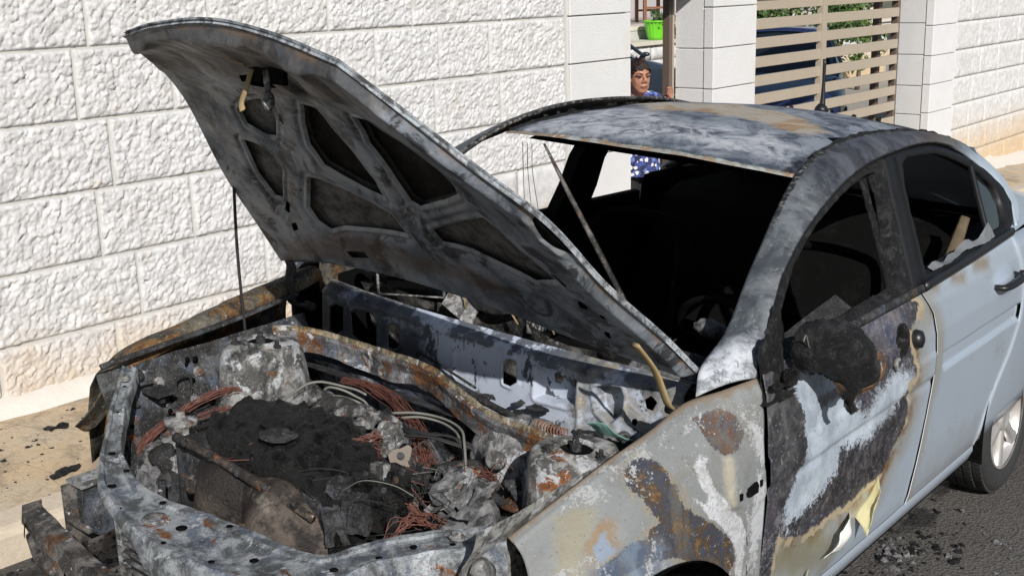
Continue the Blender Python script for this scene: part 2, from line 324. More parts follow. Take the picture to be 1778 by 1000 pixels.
# ------------------------------------------------------------------ materials
class NT:
    def __init__(s, name):
        s.m = bpy.data.materials.new(name); s.m.use_nodes = True; s.t = s.m.node_tree; s.t.nodes.clear()
        s.o = s.t.nodes.new('ShaderNodeOutputMaterial'); s.b = s.t.nodes.new('ShaderNodeBsdfPrincipled')
        s.t.links.new(s.b.outputs[0], s.o.inputs[0]); s.c = s.t.nodes.new('ShaderNodeTexCoord'); s.vec = s.c.outputs['Object']
    def _in(s, sock, v):
        if v is None: return
        if isinstance(v, bpy.types.NodeSocket): s.t.links.new(v, sock)
        else:
            if sock.type == 'RGBA' and len(v) == 3: v = (*v, 1)
            sock.default_value = v
    def map(s, scale=(1, 1, 1), rot=(0, 0, 0), loc=(0, 0, 0)):
        n = s.t.nodes.new('ShaderNodeMapping'); s.t.links.new(s.vec, n.inputs[0])
        n.inputs['Scale'].default_value = scale; n.inputs['Rotation'].default_value = rot; n.inputs['Location'].default_value = loc; return n.outputs[0]
    def noise(s, sc, det=4, rough=.6, dist=0., vec=None, seed=0.):
        n = s.t.nodes.new('ShaderNodeTexNoise'); v = vec if vec is not None else s.vec; det = min(det, 5)
        if seed:
            a = s.t.nodes.new('ShaderNodeVectorMath'); s.t.links.new(v, a.inputs[0]); a.inputs[1].default_value = (seed*1.37, seed*.73, seed*2.11); v = a.outputs[0]
        s.t.links.new(v, n.inputs['Vector'])
        n.inputs['Scale'].default_value = sc; n.inputs['Detail'].default_value = det; n.inputs['Roughness'].default_value = rough; n.inputs['Distortion'].default_value = dist
        return n.outputs['Fac']
    def vor(s, sc, feature='F1', vec=None, out='Distance', rnd=1.):
        n = s.t.nodes.new('ShaderNodeTexVoronoi'); n.feature = feature; s.t.links.new(vec if vec is not None else s.vec, n.inputs['Vector'])
        n.inputs['Scale'].default_value = sc; n.inputs['Randomness'].default_value = rnd; return n.outputs[out]
    def math(s, op, a, b=0., c=None):
        n = s.t.nodes.new('ShaderNodeMath'); n.operation = op; s._in(n.inputs[0], a); s._in(n.inputs[1], b)
        if c is not None: s._in(n.inputs[2], c)
        return n.outputs[0]
    def rng(s, f, a, b, lo=0., hi=1., smooth=True):
        n = s.t.nodes.new('ShaderNodeMapRange'); n.interpolation_type = 'SMOOTHSTEP' if smooth else 'LINEAR'
        s._in(n.inputs[0], f); n.inputs[1].default_value = a; n.inputs[2].default_value = b; n.inputs[3].default_value = lo; n.inputs[4].default_value = hi; return n.outputs[0]
    def mix(s, f, a, b):
        n = s.t.nodes.new('ShaderNodeMix'); n.data_type = 'RGBA'; s._in(n.inputs[0], f); s._in(n.inputs[6], a); s._in(n.inputs[7], b); return n.outputs[2]
    def fmix(s, f, a, b):
        n = s.t.nodes.new('ShaderNodeMix'); n.data_type = 'FLOAT'; s._in(n.inputs[0], f); s._in(n.inputs[2], a); s._in(n.inputs[3], b); return n.outputs[0]
    def ramp(s, f, stops):
        n = s.t.nodes.new('ShaderNodeValToRGB'); e = n.color_ramp.elements
        while len(e) < len(stops): e.new(.5)
        for k, (p, c) in zip(e, stops): k.position = p; k.color = (*c, 1)
        s._in(n.inputs[0], f); return n.outputs[0]
    def attr(s, name):
        n = s.t.nodes.new('ShaderNodeAttribute'); n.attribute_name = name; return n.outputs['Fac']
    def mask(s, name, amp=.02, sc=30., soft=.003, off=0., seed=0.):
        """an outlined mark with a ragged edge"""
        n = s.noise(sc, 5, .65, .3, seed=seed)
        d = s.math('ADD', s.attr(name), s.math('MULTIPLY', s.math('SUBTRACT', n, .5), amp*2.2))
        d = s.math('ADD', d, s.math('MULTIPLY', s.math('SUBTRACT', s.noise(sc*5.5, 4, .7, seed=seed+.5), .5), amp*1.1+.012))
        return s.rng(d, off-soft, off+soft)
    def stip(s, m, sc=170., w=.16):
        """break a soft mask up into specks, as sprayed soot and ash lie"""
        f = s.rng(s.math('ADD', s.math('MULTIPLY', s.noise(sc, 3, .6), .6), s.math('MULTIPLY', s.noise(sc*.3, 4, .65), .4)), .36, .64, 0, 1, False)
        return s.rng(s.math('SUBTRACT', m, f), -w, w)
    def sep(s, k, vec=None):
        n = s.t.nodes.new('ShaderNodeSeparateXYZ'); s.t.links.new(vec if vec is not None else s.vec, n.inputs[0]); return n.outputs[k]
    def bump(s, h, st=.5, d=.01):
        n = s.t.nodes.new('ShaderNodeBump'); n.inputs['Strength'].default_value = st; n.inputs['Distance'].default_value = d; s._in(n.inputs['Height'], h)
        s.t.links.new(n.outputs[0], s.b.inputs['Normal']); return n
    def out(s, col=None, rough=None, metal=None, **kw):
        s._in(s.b.inputs['Base Color'], col); s._in(s.b.inputs['Roughness'], rough); s._in(s.b.inputs['Metallic'], metal)
        for k, v in kw.items(): s._in(s.b.inputs[k.replace('_', ' ')], v)
        return s.m
def plain(name, col, rough=.6, metal=0., var=.25, sc=20, bump=.0, bsc=60, **kw):
    n = NT(name); f = n.noise(sc, 5, .65)
    a = tuple(c*(1-var) for c in col); b = tuple(min(1, c*(1+var)) for c in col)
    if bump: n.bump(n.noise(bsc, 5, .65), bump, .01)
    return n.out(n.mix(f, a, b), rough, metal, **kw)
ASH, PALE, SOOT, BLUE, RUST, RUST2, TAN, WHITE = (.26, .275, .29), (.50, .52, .55), (.010, .010, .012), (.085, .11, .16), (.24, .085, .022), (.09, .04, .018), (.40, .31, .17), (.68, .68, .70)
def cover(p): return .5+.34*(.5-p)
def burnt(name, base=ASH, soot=.45, rust=.4, white=.3, blue=.3, sc=6., seed=1., rough=.75, metal=.0, bump=.25, rc=RUST, spec=.25):
    """burnt bare steel: ash film, soot, blued steel, flash rust and white ash, each in its own ragged patches; values are shares of the surface"""
    n = NT(name); sc = sc*1.5
    fine = n.noise(sc*11, 5, .72, seed=seed+2)
    def patch(p, k, sd, soft=.03, dist=.7, w=.35):
        f = n.math('ADD', n.math('MULTIPLY', n.noise(sc*k, 5, .68, dist, seed=seed+sd), 1-w*.5), n.math('MULTIPLY', fine, w*.5)); t = cover(p)
        return n.rng(f, t-soft*.5, t+soft)
    c = n.mix(n.rng(n.noise(sc*1.7, 5, .68, .4, seed=seed), .40, .60), tuple(min(.8, x*1.25) for x in base), tuple(x*.32 for x in base))
    c = n.mix(n.math('MULTIPLY', patch(blue, .9, 3, .08), .8), c, BLUE)
    c = n.mix(patch(rust*.75, 1., 5, .04), c, n.mix(n.rng(n.noise(sc*5, 4, .65, seed=seed+6), .35, .65), rc, RUST2))
    c = n.mix(n.math('MULTIPLY', patch(white*.6, 1.7, 8, .03), .85), c, PALE)
    c = n.mix(n.math('MULTIPLY', patch(soot, .8, 11, .07), .94), c, n.mix(n.rng(fine, .4, .65), SOOT, (.05, .048, .046)))
    c = n.mix(n.rng(n.noise(sc*22, 3, .6, seed=seed+4), .58, .66, 0, .65), c, (.02, .018, .016)); c = n.mix(n.rng(n.noise(sc*28, 3, .6, seed=seed+7), .63, .69, 0, .6), c, PALE)
    n.bump(n.math('ADD', n.math('ADD', fine, n.noise(sc*2.5, 4, .6, seed=seed+9)), n.math('MULTIPLY', n.noise(sc*34, 3, .6), .5)), bump*2.4, .008)
    return n.out(c, n.rng(fine, .35, .65, rough-.15, rough+.15), metal, Specular_IOR_Level=spec)
# ------------------------------------------------------------------ the setting
def ground_z(x, y, step=0.):
    x = np.asarray(x, float); y = np.asarray(y, float)
    return .1086-.0223*np.clip(x, -12, 30)+.0661*np.clip(y, -7, 3.2)-.0027*np.maximum(0, np.clip(x, -12, 18)-2.5)**2+step
# asphalt
n = NT('asphalt'); g = n.noise(110, 4, .75); big = n.noise(1.3, 5, .6, .5); st = n.vor(85, out='Distance')
c = n.mix(n.rng(big, .3, .7), (.085, .078, .072), (.13, .12, .11))
c = n.mix(n.rng(g, .58, .70), c, (.26, .24, .22)); c = n.mix(n.rng(n.noise(70, 4, .7, seed=3.), .54, .64, 0, .85), c, (.028, .026, .025))
soil = n.rng(n.math('ADD', n.attr('oil'), n.math('MULTIPLY', n.math('SUBTRACT', n.noise(14, 5, .65), .5), .1)), -.015, .02)
c = n.mix(n.math('MULTIPLY', soil, .9), c, (.010, .010, .010))
n.bump(n.math('ADD', g, n.math('MULTIPLY', st, .8)), 1., .012)
M_ASPHALT = n.out(c, n.rng(soil, 0, 1, .9, .55))
n = NT('pavement_dust'); b1 = n.noise(1.6, 6, .65, .4); b2 = n.noise(26, 6, .7)
c = n.mix(n.rng(b1, .3, .7), (.62, .47, .30), (.58, .50, .38)); c = n.mix(n.rng(b2, .55, .75, 0, .55), c, (.36, .26, .15))
c = n.mix(n.rng(n.noise(120, 3, .6), .68, .74, 0, .8), c, (.10, .08, .06)); c = n.mix(n.rng(n.noise(60, 4, .7, seed=3.), .62, .72, 0, .5), c, (.72, .64, .50))
c = n.mix(n.rng(n.noise(8, 5, .7, .6, seed=6.), .5, .68, 0, .6), c, (.28, .22, .155)); c = n.mix(n.rng(n.noise(2.2, 5, .75, .8, seed=9.), .52, .66, 0, .55), c, (.22, .18, .14)); c = n.mix(n.rng(n.vor(7, 'DISTANCE_TO_EDGE', n.map((1, 1, .2))), .0, .012, .5, 0), c, (.14, .11, .08)); n.bump(n.math('ADD', n.noise(90, 6, .75), n.noise(30, 5, .7)), .8, .012); M_PAVE = n.out(c, .95)
M_KERB = plain('kerb_concrete', (.55, .47, .37), .9, var=.25, sc=18, bump=.4)
n = NT('plinth_mortar'); M_PLINTH = n.out(n.mix(n.noise(14, 5, .7), (.62, .57, .50), (.78, .75, .70)), .95); n.bump(n.noise(50, 5, .7), .4, .01)
n = NT('mortar'); M_MORTAR = n.out(n.mix(n.noise(20, 5, .7), (.46, .455, .43), (.56, .55, .52)), .95); n.bump(n.noise(160, 3, .7), .3, .003)
def stone_mat(name, dirt):
    n = NT(name); z = n.sep(2)
    oi = n.t.nodes.new('ShaderNodeObjectInfo').outputs['Random']
    c = n.mix(n.rng(n.noise(14, 6, .75), .35, .65), (.57, .57, .575), (.75, .75, .76))
    c = n.mix(n.math('MULTIPLY', n.rng(n.noise(5, 6, .7, .4, seed=2.), .55, .72), .5), c, (.62, .55, .45))
    c = n.mix(n.rng(n.noise(70, 4, .7), .6, .75, 0, .35), c, (.52, .50, .46))
    c = n.mix(n.math('MULTIPLY', oi, .25), c, (.66, .64, .60))
    if dirt:
        d = n.rng(n.math('ADD', z, n.math('MULTIPLY', n.math('SUBTRACT', n.noise(3, 5, .7), .5), .5)), dirt[0], dirt[1], 1, 0)
        c = n.mix(n.math('MULTIPLY', d, .85), c, (.60, .43, .24))
    n.bump(n.math('ADD', n.noise(55, 5, .8), n.noise(160, 4, .75)), .7, .007)
    return n.out(c, .92)
M_STONE = stone_mat('rough_limestone', (.2, .75)); M_STONE2 = stone_mat('rough_limestone_stained', (-.05, .62))
n = NT('tooled_limestone'); c = n.mix(n.noise(4, 5, .6), (.62, .62, .62), (.72, .725, .73)); c = n.mix(n.rng(n.noise(2, 6, .7, .5), .55, .7, 0, .35), c, (.62, .55, .44))
n.bump(n.noise(150, 2, .5), .8, .006); M_TOOLED = n.out(c, .92)
n = NT('sawn_limestone'); c = n.mix(n.noise(5, 6, .7, .5), (.60, .60, .61), (.76, .76, .77)); n.bump(n.noise(80, 4, .7), .15, .004); M_SAWN = n.out(c, .85)

def sheet(name, x0, x1, y0, y1, step, mat, dx, dy, att=None):
    xs = np.arange(x0, x1+1e-6, dx); ys = np.arange(y0, y1+1e-6, dy)
    X, Y = np.meshgrid(xs, ys, indexing='ij'); P = np.stack([X, Y, ground_z(X, Y, step)], -1)
    mb = MB().grid(P); me = mb.mesh(name)
    if att: attrs(me, {k: f(X, Y) for k, f in att.items()})
    o = link(name, me, mat); o.rotation_euler.z = WY; return o
def oil(X, Y):
    d = np.full(X.shape, -1.)
    for cx, cy, rx, ry in ((2.02, -.62, .13, .055), (1.85, -.58, .06, .03), (2.40, -.58, .16, .05), (1.66, -.66, .10, .035), (1.2, -.62, .25, .06), (-.2, 1.28, .5, .07), (.1, -.9, .3, .15)):
        d = np.maximum(d, (1-np.sqrt(((X-cx)/rx)**2+((Y-cy)/ry)**2))*min(rx, ry))
    return d
tag(sheet('road', -3, 8, -3, 1.40, 0, M_ASPHALT, .05, .05, {'oil': oil}), kind='structure')
tag(sheet('ground', -60, 90, -60, 90, -.12, M_ASPHALT, 2, 2), kind='structure')
def pave(name, x0, x1, y0, y1): return tag(sheet(name, x0, x1, y0, y1, .12, M_PAVE, .1, .1), kind='structure')
pave('pavement', -3, 26, 1.53, 2.45)
kx = -3.0; kerb = empty('kerb', (0, 0, 0), WY); tag(kerb, kind='structure')
while kx < 14:
    L = .8; xs = np.array([kx+.004, kx+L-.004])
    prof = [(1.40, -.2), (1.40, .095), (1.412, .115), (1.43, .122), (1.535, .122), (1.535, -.2)]
    P = np.array([[(x, y, ground_z(x, y)+s) for y, s in prof] for x in xs])
    mb = MB().grid(P, close_v=True); mb.f += [tuple(range(6)), tuple(reversed(range(6, 12)))]
    mb.build('kerbstone', M_KERB, kerb, smooth=False); kx += L

# ---- stone wall left of the gate: every block a stone
def hewn(x0, x1, z0, z1, y, seed, res=.0055, amp=.0165):
    g = .0062; x0 += g; x1 -= g; z0 += g; z1 -= g
    nu, nv = max(4, int((x1-x0)/res)), max(4, int((z1-z0)/res))
    X, Z = np.meshgrid(np.linspace(x0, x1, nu), np.linspace(z0, z1, nv), indexing='ij')
    Q = np.stack([X, X*0+seed*.37, Z], -1)
    # chisel chips: cells leaning to the upper right, each with its own tilt, creases between them
    def chips(cell, sd, st=1.45):
        a_, b_ = (X*.78+Z*.62)/cell/1.0, (-X*.62+Z*.78)/cell*st; a_ = a_+.35*vnoise(Q, .55/cell, sd+3); b_ = b_+.35*vnoise(Q, .55/cell, sd+4)
        I, J = np.floor(a_).astype(np.int64), np.floor(b_).astype(np.int64); best = np.full(X.shape, 9.); H = np.zeros(X.shape); S = int(seed)+sd
        for di in (-1, 0, 1):
            for dj in (-1, 0, 1):
                i, j = I+di, J+dj; u, v = a_-(i+_h(i, j, i*0, S)), b_-(j+_h(i, j, i*0+1, S)); d = u*u+v*v
                hh = .50*(_h(i, j, i*0+4, S)-.5)+.75*((_h(i, j, i*0+2, S)-.5)*u+(_h(i, j, i*0+3, S)-.5)*v)-.42*d
                m_ = d < best; best = np.where(m_, d, best); H = np.where(m_, hh, H)
        return H
    H = .55+.95*chips(.030, 1)+.42*chips(.0145, 7)+.15*vnoise(Q, 8, 2)+.16*vnoise(Q, 110, 6)
    e = np.minimum(np.minimum(X-x0, x1-X), np.minimum(Z-z0, z1-Z)); m = sstep(0, .009, e)
    Y = y+.006-m*(.004+amp*H)
    P = np.stack([X, Y, Z], -1); mb = MB().grid(P[:, ::1])
    # sides back into the wall
    ring = [(i, 0) for i in range(nu)]+[(nu-1, j) for j in range(1, nv)]+[(i, nv-1) for i in range(nu-2, -1, -1)]+[(0, j) for j in range(nv-2, 0, -1)]
    n0 = mb.n; mb.add([P[i, j]+np.array([0, .05, 0]) for i, j in ring], []); k = len(ring)
    mb.f += [(ring[a][0]*nv+ring[a][1], n0+a, n0+(a+1) % k, ring[(a+1) % k][0]*nv+ring[(a+1) % k][1]) for a in range(k)]
    return mb
ZC = [2.35, 2.06, 1.775, 1.487, 1.199, .913, .628, .345]
YW = 2.35
random.seed(4)
wall = empty('stone_wall', (0, 0, 0), WY)
tag(wall, 'white limestone block wall behind the raised bonnet, rough hewn stones with grey joints', 'wall')
JN = {0: [.1, .75, 1.5, 2.1, 2.8, 3.4], 1: [-.05, .616, 1.209, 1.901, 2.476, 3.191], 2: [-.02, .539, .995, 1.62, 2.2, 2.664, 3.074], 3: [.05, .667, 1.4, 2.0, 2.62, 3.16],
      4: [-.1, .577, 1.037, 1.6, 2.3, 2.9], 5: [.0, .733, 1.42, 2.1, 2.75, 3.3], 6: [.075, .599, 1.3, 2.0, 2.6, 3.2], 7: [-.1, .5, 1.1, 1.8, 2.5, 3.1]}
for r in range(7):
    z1, z0 = ZC[r], ZC[r+1]
    xs = [-2.6, -1.9, -1.3, -.65]+JN[r]+[3.765]
    for i in range(len(xs)-1):
        far = (r >= 5 and xs[i] > 1.6) or xs[i] < -.7 or r == 0
        hewn(xs[i], xs[i+1], z0+(.005 if r == 6 else 0), z1, YW, r*31+i*7, .03 if far else .0055).build('stone', M_STONE, wall)
MB().box((.55, YW+.164, 1.1), (3.23, .155, 1.30)).build('mortar', M_MORTAR, wall, False)
P = []
xs = np.linspace(-2.68, 3.77, 60)
for x in xs:
    z = float(ground_z(x, 2.35, .12)); w = .02*vnoise(np.array([x, 0, 0]), 6, 3); P.append([(x, 2.23+w, z-.02), (x, 2.29+w, z+.02), (x, 2.352, z+.055+w), (x, 2.40, z+.055)])
MB().grid(np.array(P)).build('mortar_fillet', M_PLINTH, wall)

def ashlar(name, parent, x0, x1, y0, y1, zs, mat, g=.0035, bev=.004):
    for z0, z1 in zip(zs[:-1], zs[1:]):
        bevel(MB().box(((x0+x1)/2, (y0+y1)/2, (z0+z1)/2), ((x1-x0)/2, (y1-y0)/2, (z1-z0)/2-g)).build(name, mat, parent, False), bev, 1)
ZP = [-.3, .06, .345, .628, .913, 1.207, 1.494, 1.778, 2.06, 2.35]
pl = empty('gate_pillar', (0, 0, 0), WY); tag(pl, 'white tooled stone gate pillar left of the woman', 'pillar')
ashlar('stone', pl, 3.80, 4.44, YW-.012, 2.70, ZP, M_TOOLED)
MB().box((3.785, 2.52, 1.0), (.018, .16, 1.34)).box((4.12, 2.53, 1.0), (.314, .155, 1.34)).build('mortar', M_MORTAR, pl, False)
pm = empty('gate_pillar', (0, 0, 0), WY); tag(pm, 'white stone gate pillar between the open doorway and the slatted gate', 'pillar')
ashlar('stone', pm, 5.466, 6.08, YW-.012, 2.418, ZP, M_TOOLED)
ashlar('reveal_stone', pm, 5.474, 6.07, 2.424, 2.66, [-.3, .06, .345, .628, .913, 1.207, 1.49, 1.90, 2.35], M_TOOLED)
MB().box((5.775, 2.5, 1.0), (.292, .14, 1.33)).build('mortar', M_MORTAR, pm, False)
pr = empty('gate_pillar', (0, 0, 0), WY); tag(pr, 'white stone gate pillar right of the slatted gate, beside the stained wall', 'pillar')
ashlar('stone', pr, 9.545, 10.165, YW-.010, 2.42, [-.6, -.2, .06, .345, .64, .915, 1.19, 1.477, 1.765, 2.35], M_SAWN)
ashlar('reveal_stone', pr, 9.553, 10.16, 2.426, 2.72, [-.6, -.2, .06, .345, .62, .90, 1.20, 1.50, 1.80, 2.35], M_TOOLED)
MB().box((9.86, 2.53, .85), (.29, .17, 1.44)).build('mortar', M_MORTAR, pr, False)
wr = empty('stone_wall', (0, 0, 0), WY); tag(wr, 'stone block wall right of the gate with brown stained lower courses', 'wall')
ZR = [1.765, 1.48, 1.201, .924, .654, .395, .12, -.13, -.4]
random.seed(11)
for r in range(-1, 8):
    z1, z0 = (2.05, 1.765) if r < 0 else (ZR[r], ZR[r+1]); x = 10.17; k = 0
    while x < 19:
        L = random.uniform(.38, .8); hewn(x, min(x+L, 19), z0, z1, YW, 400+r*40+k, .016, .016).build('stone', M_STONE2, wr); x += L; k += 1
MB().box((14.6, YW+.17, .8), (4.42, .155, 1.25)).build('mortar', M_MORTAR, wr, False)
P = []
for x in np.linspace(10.1, 19, 50):
    z = float(ground_z(x, 2.35, .12)); w = .03*vnoise(np.array([x, 0, 0]), 5, 3); P.append([(x, 2.12+w, z-.02), (x, 2.25+w, z+.03), (x, 2.352, z+.075+w), (x, 2.40, z+.08)])
MB().grid(np.array(P)).build('mortar_fillet', M_PLINTH, wr)
# ------------------------------------------------------------------ the burnt car
CAR = np.array([1.2, 0, float(ground_z(1.2, 0))])
car = empty('burnt_car', tuple(CAR))
tag(car, 'burnt out silver saloon car with its bonnet propped open, parked along the pavement', 'car')
TF = lambda V: shear(V)-CAR
def cp(mb, name, mat, parent=car, smooth=True): return mb.build(name, mat, parent, smooth, TF)
def marks_of(pn, U, V):
    F, mu, mv = PANELS[pn]; Q = np.stack([U*mu, V*mv], -1)
    return {k: sdf_poly(Q, p) for k, p in MARKS.get(pn, {}).items()}
def normals(P):
    a = np.gradient(P, axis=0); b = np.gradient(P, axis=1); n = np.cross(a, b); return n/(np.linalg.norm(n, axis=-1)[..., None]+1e-12)
def panel(name, pn, nu, nv, mat, parent=car, holes=(), disp=None, thick=.0, off=-1, extra=None, mirror=False, dent=0, use=None):
    F = PANELS[pn][0]
    U, V = np.meshgrid(np.linspace(0, 1, nu), np.linspace(0, 1, nv), indexing='ij')
    M = marks_of(pn, U, V)
    if holes:                                                          # pull the rim vertices of every opening onto its outline
        mu, mv = PANELS[pn][1:]; h = np.max([M[k] for k in holes], axis=0)+.003; hc = (h[:-1, :-1]+h[1:, 1:]+h[1:, :-1]+h[:-1, 1:])/4 < 0
        a_ = np.zeros(U.shape, bool); b_ = np.zeros(U.shape, bool)
        for i in (0, 1):
            for j in (0, 1):
                a_[i:nu-1+i, j:nv-1+j] |= hc; b_[i:nu-1+i, j:nv-1+j] |= ~hc
        gu, gv = np.gradient(h, mu/(nu-1), mv/(nv-1)); g2 = gu*gu+gv*gv+1e-9; rim = a_ & b_
        U = np.where(rim, U-np.clip(h*gu/g2, -.006, .006)/mu, U); V = np.where(rim, V-np.clip(h*gv/g2, -.006, .006)/mv, V); keep0 = hc
        M = marks_of(pn, U, V)
    P = F(U, V)
    if dent: P = P+normals(P)*(dent*fbm(P, 5, 3))[..., None]
    if disp is not None: P = P+normals(P)*disp(U, V, M, P)[..., None]
    if mirror: P = P*np.array([1, -1, 1])
    keep = None
    if holes:
        keep = keep0
    mb = MB().grid(P[::-1] if mirror else P, keep if not mirror or keep is None else keep[::-1])
    me = mb.mesh(name, TF)
    A = {k: np.clip(a, -.3, .3) for k, a in M.items() if use is None or k in use}
    if extra: A.update(extra(U, V, M, P))
    A['pu'], A['pv'] = U, V
    attrs(me, {k: (a[::-1] if mirror else a) for k, a in A.items()})
    o = link(name, me, mat, parent)
    if thick: solid(o, thick, off)
    return o

# ---- paints and burnt metals of the car
n = NT('fender_burnt_paint')
c = n.mix(n.noise(7, 6, .65, .3), (.165, .176, .178), (.235, .248, .25)); c = n.mix(n.rng(n.noise(3, 5, .6, seed=4.), .5, .72, 0, .6), c, (.285, .30, .30))
c = n.mix(n.mask('yellow', .045, 9, .03), c, n.mix(n.noise(12, 5, .6), (.25, .225, .15), (.27, .265, .22)))
c = n.mix(n.mask('halo', .03, 14, .02), c, n.mix(n.noise(20, 5, .6), (.20, .13, .075), (.27, .22, .15)))
c = n.mix(n.mask('spot', .02, 25, .008), c, (.20, .25, .32))
c = n.mix(n.mask('tan', .02, 20, .015), c, (.38, .35, .28))
c = n.mix(n.math('MULTIPLY', n.mask('rust2', .05, 16, .02, -.012), .55), c, (.27, .215, .13))
rmix = n.ramp(n.noise(30, 7, .75, .25), [(.28, (.018, .020, .028)), (.44, (.045, .050, .068)), (.53, (.05, .036, .026)), (.60, (.11, .06, .024)), (.67, (.17, .11, .05)), (.76, (.04, .035, .032))])
rm = n.stip(n.mask('rust2', .022, 20, .010, seed=3.)); c = n.mix(rm, c, rmix)
c = n.mix(n.math('MULTIPLY', n.mask('blue', .06, 12, .03, seed=5.), .78), c, n.mix(n.rng(n.noise(18, 5, .6), .4, .6), (.07, .10, .16), (.15, .20, .27)))
r1 = n.stip(n.mask('rust1', .012, 30, .006, seed=2.)); c = n.mix(r1, c, n.ramp(n.noise(30, 7, .75, .3), [(.32, (.03, .03, .035)), (.46, (.085, .08, .085)), (.53, (.085, .045, .03)), (.62, (.14, .075, .04)), (.72, (.045, .03, .025))]))
wh = n.math('MAXIMUM', n.math('MULTIPLY', n.mask('white', .018, 30, .005, seed=7.), n.rng(n.noise(150, 3, .6), .38, .5, .55, 1)), n.math('MULTIPLY', n.stip(n.mask('white2', .03, 14, .03, seed=8.)), .7))
c = n.mix(wh, c, n.mix(n.noise(60, 4, .7), (.44, .46, .49), (.60, .61, .63)))
c = n.mix(n.rng(n.noise(5, 5, .7, .8, seed=21.), .50, .68, 0, .45), c, (.15, .135, .11)); c = n.mix(n.stip(n.rng(n.noise(7, 5, .7, .5, seed=22.), .5, .75)), c, (.34, .35, .35)); c = n.mix(n.rng(n.noise(90, 4, .75, seed=23.), .60, .68, 0, .6), c, (.07, .06, .05)); fl = n.rng(n.noise(30, 6, .75, seed=9.), .70, .73); c = n.mix(fl, c, (.74, .74, .75))
c = n.mix(n.rng(n.noise(36, 6, .75, .5, seed=12.), .67, .72, 0, .7), c, (.16, .11, .06))
e = n.rng(n.math('ADD', n.attr('pv'), n.math('MULTIPLY', n.noise(30), .05)), .035, .055, 1, 0); c = n.mix(n.math('MULTIPLY', e, .7), c, (.17, .115, .065))
n.bump(n.math('ADD', n.math('ADD', n.noise(60, 5, .7), n.math('MULTIPLY', rm, .5)), n.math('MULTIPLY', wh, .8)), .35, .006)
M_FENDER = n.out(c, n.rng(n.noise(20), .2, .8, .5, .8), .0)

def paint_base(n):
    c = n.mix(n.noise(2.2, 3, .5), (.42, .50, .60), (.48, .56, .66))
    c = n.mix(n.rng(n.noise(11, 6, .7), .5, .72, 0, .22), c, (.42, .43, .42))
    return n.mix(n.rng(n.noise(400, 2, .5), .45, .7, 0, .18), c, (.6, .64, .68))
n = NT('front_door_burnt_paint'); c = paint_base(n); z = n.sep(2)
b = n.attr('burn'); nb = n.math('MULTIPLY', n.math('SUBTRACT', n.noise(10, 5, .65), .5), .10); bb = n.math('ADD', b, nb)
c = n.mix(n.rng(bb, -.17, -.03, 0, .55), c, (.33, .29, .19)); c = n.mix(n.math('MULTIPLY', n.rng(bb, -.085, -.01), n.rng(n.noise(9, 5, .65, .4, seed=3.), .42, .62)), c, (.24, .13, .04))
c = n.mix(n.math('MULTIPLY', n.mask('olive', .04, 10, .04), .7), c, (.26, .24, .14))
nf = n.math('MULTIPLY', n.math('SUBTRACT', n.noise(34, 6, .7), .5), .05); bf = n.math('ADD', b, nf)
c = n.mix(n.math('MULTIPLY', n.rng(n.math('ADD', bf, n.math('MULTIPLY', n.noise(5, 3, .5, seed=5.), .03)), -.008, -.004), n.rng(n.noise(6, 3, .5, seed=4.), .46, .50)), c, n.mix(n.noise(40, 4, .6), (.58, .52, .40), (.50, .38, .22)))
ins = n.rng(bf, -.003, .004)
d = n.mix(n.rng(n.noise(7, 6, .7, .5), .35, .7), (.020, .020, .030), (.055, .050, .060)); d = n.mix(n.stip(n.rng(n.noise(8, 5, .72, .5, seed=31.), .46, .74)), d, (.15, .14, .15)); d = n.mix(n.rng(n.noise(26, 6, .75, .4), .52, .70, 0, .8), d, (.13, .115, .115)); d = n.mix(n.rng(n.noise(80, 5, .8, seed=32.), .60, .68, 0, .7), d, (.38, .36, .36))
d = n.mix(n.math('MULTIPLY', n.mask('slate_zone', .05, 9, .04), .9), d, n.mix(n.rng(n.noise(14, 6, .7, .6), .35, .65), (.045, .055, .095), (.17, .155, .16)))
d = n.mix(n.stip(n.rng(n.math('ADD', n.attr('pale_zone'), n.math('MULTIPLY', n.math('SUBTRACT', n.noise(9, 4, .6, seed=51.), .5), .12)), -.075, .03, 0, .8), 110.), d, (.20, .215, .24)); li = n.stip(n.mask('pale_zone', .030, 12, .045, seed=6.), 140., .28)
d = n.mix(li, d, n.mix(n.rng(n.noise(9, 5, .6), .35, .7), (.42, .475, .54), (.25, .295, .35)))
d = n.mix(n.math('MULTIPLY', n.mask('streak', .02, 25, .008), .8), d, (.10, .09, .09))
ch = n.stip(n.mask('char', .04, 12, .04, seed=8.)); d = n.mix(ch, d, n.mix(n.rng(n.noise(30, 6, .75), .40, .75), (.012, .012, .015), (.11, .10, .11)))
ls = n.stip(n.mask('lstrip', .02, 18, .012, seed=9.)); d = n.mix(ls, d, n.mix(n.rng(n.noise(12, 6, .7, .6), .38, .68), (.02, .02, .024), (.10, .10, .105)))
sp = n.math('MULTIPLY', n.rng(n.noise(70, 6, .8, seed=5.), .60, .66), n.math('MAXIMUM', n.math('MULTIPLY', ch, .7), ls)); d = n.mix(n.math('MULTIPLY', sp, .8), d, (.42, .40, .40))
c = n.mix(ins, c, d)
n.bump(n.math('ADD', n.math('MULTIPLY', n.noise(55, 6, .75), n.math('ADD', ins, .05)), n.math('MULTIPLY', n.rng(bf, -.022, -.018), 1.2)), .45, .006)
M_FDOOR = n.out(c, n.fmix(ins, .36, n.rng(n.noise(25), .3, .7, .45, .8)), n.fmix(ins, .35, .0), Coat_Weight=n.fmix(ins, .5, .05), Coat_Roughness=.12)
n = NT('silver_paint'); c = paint_base(n)
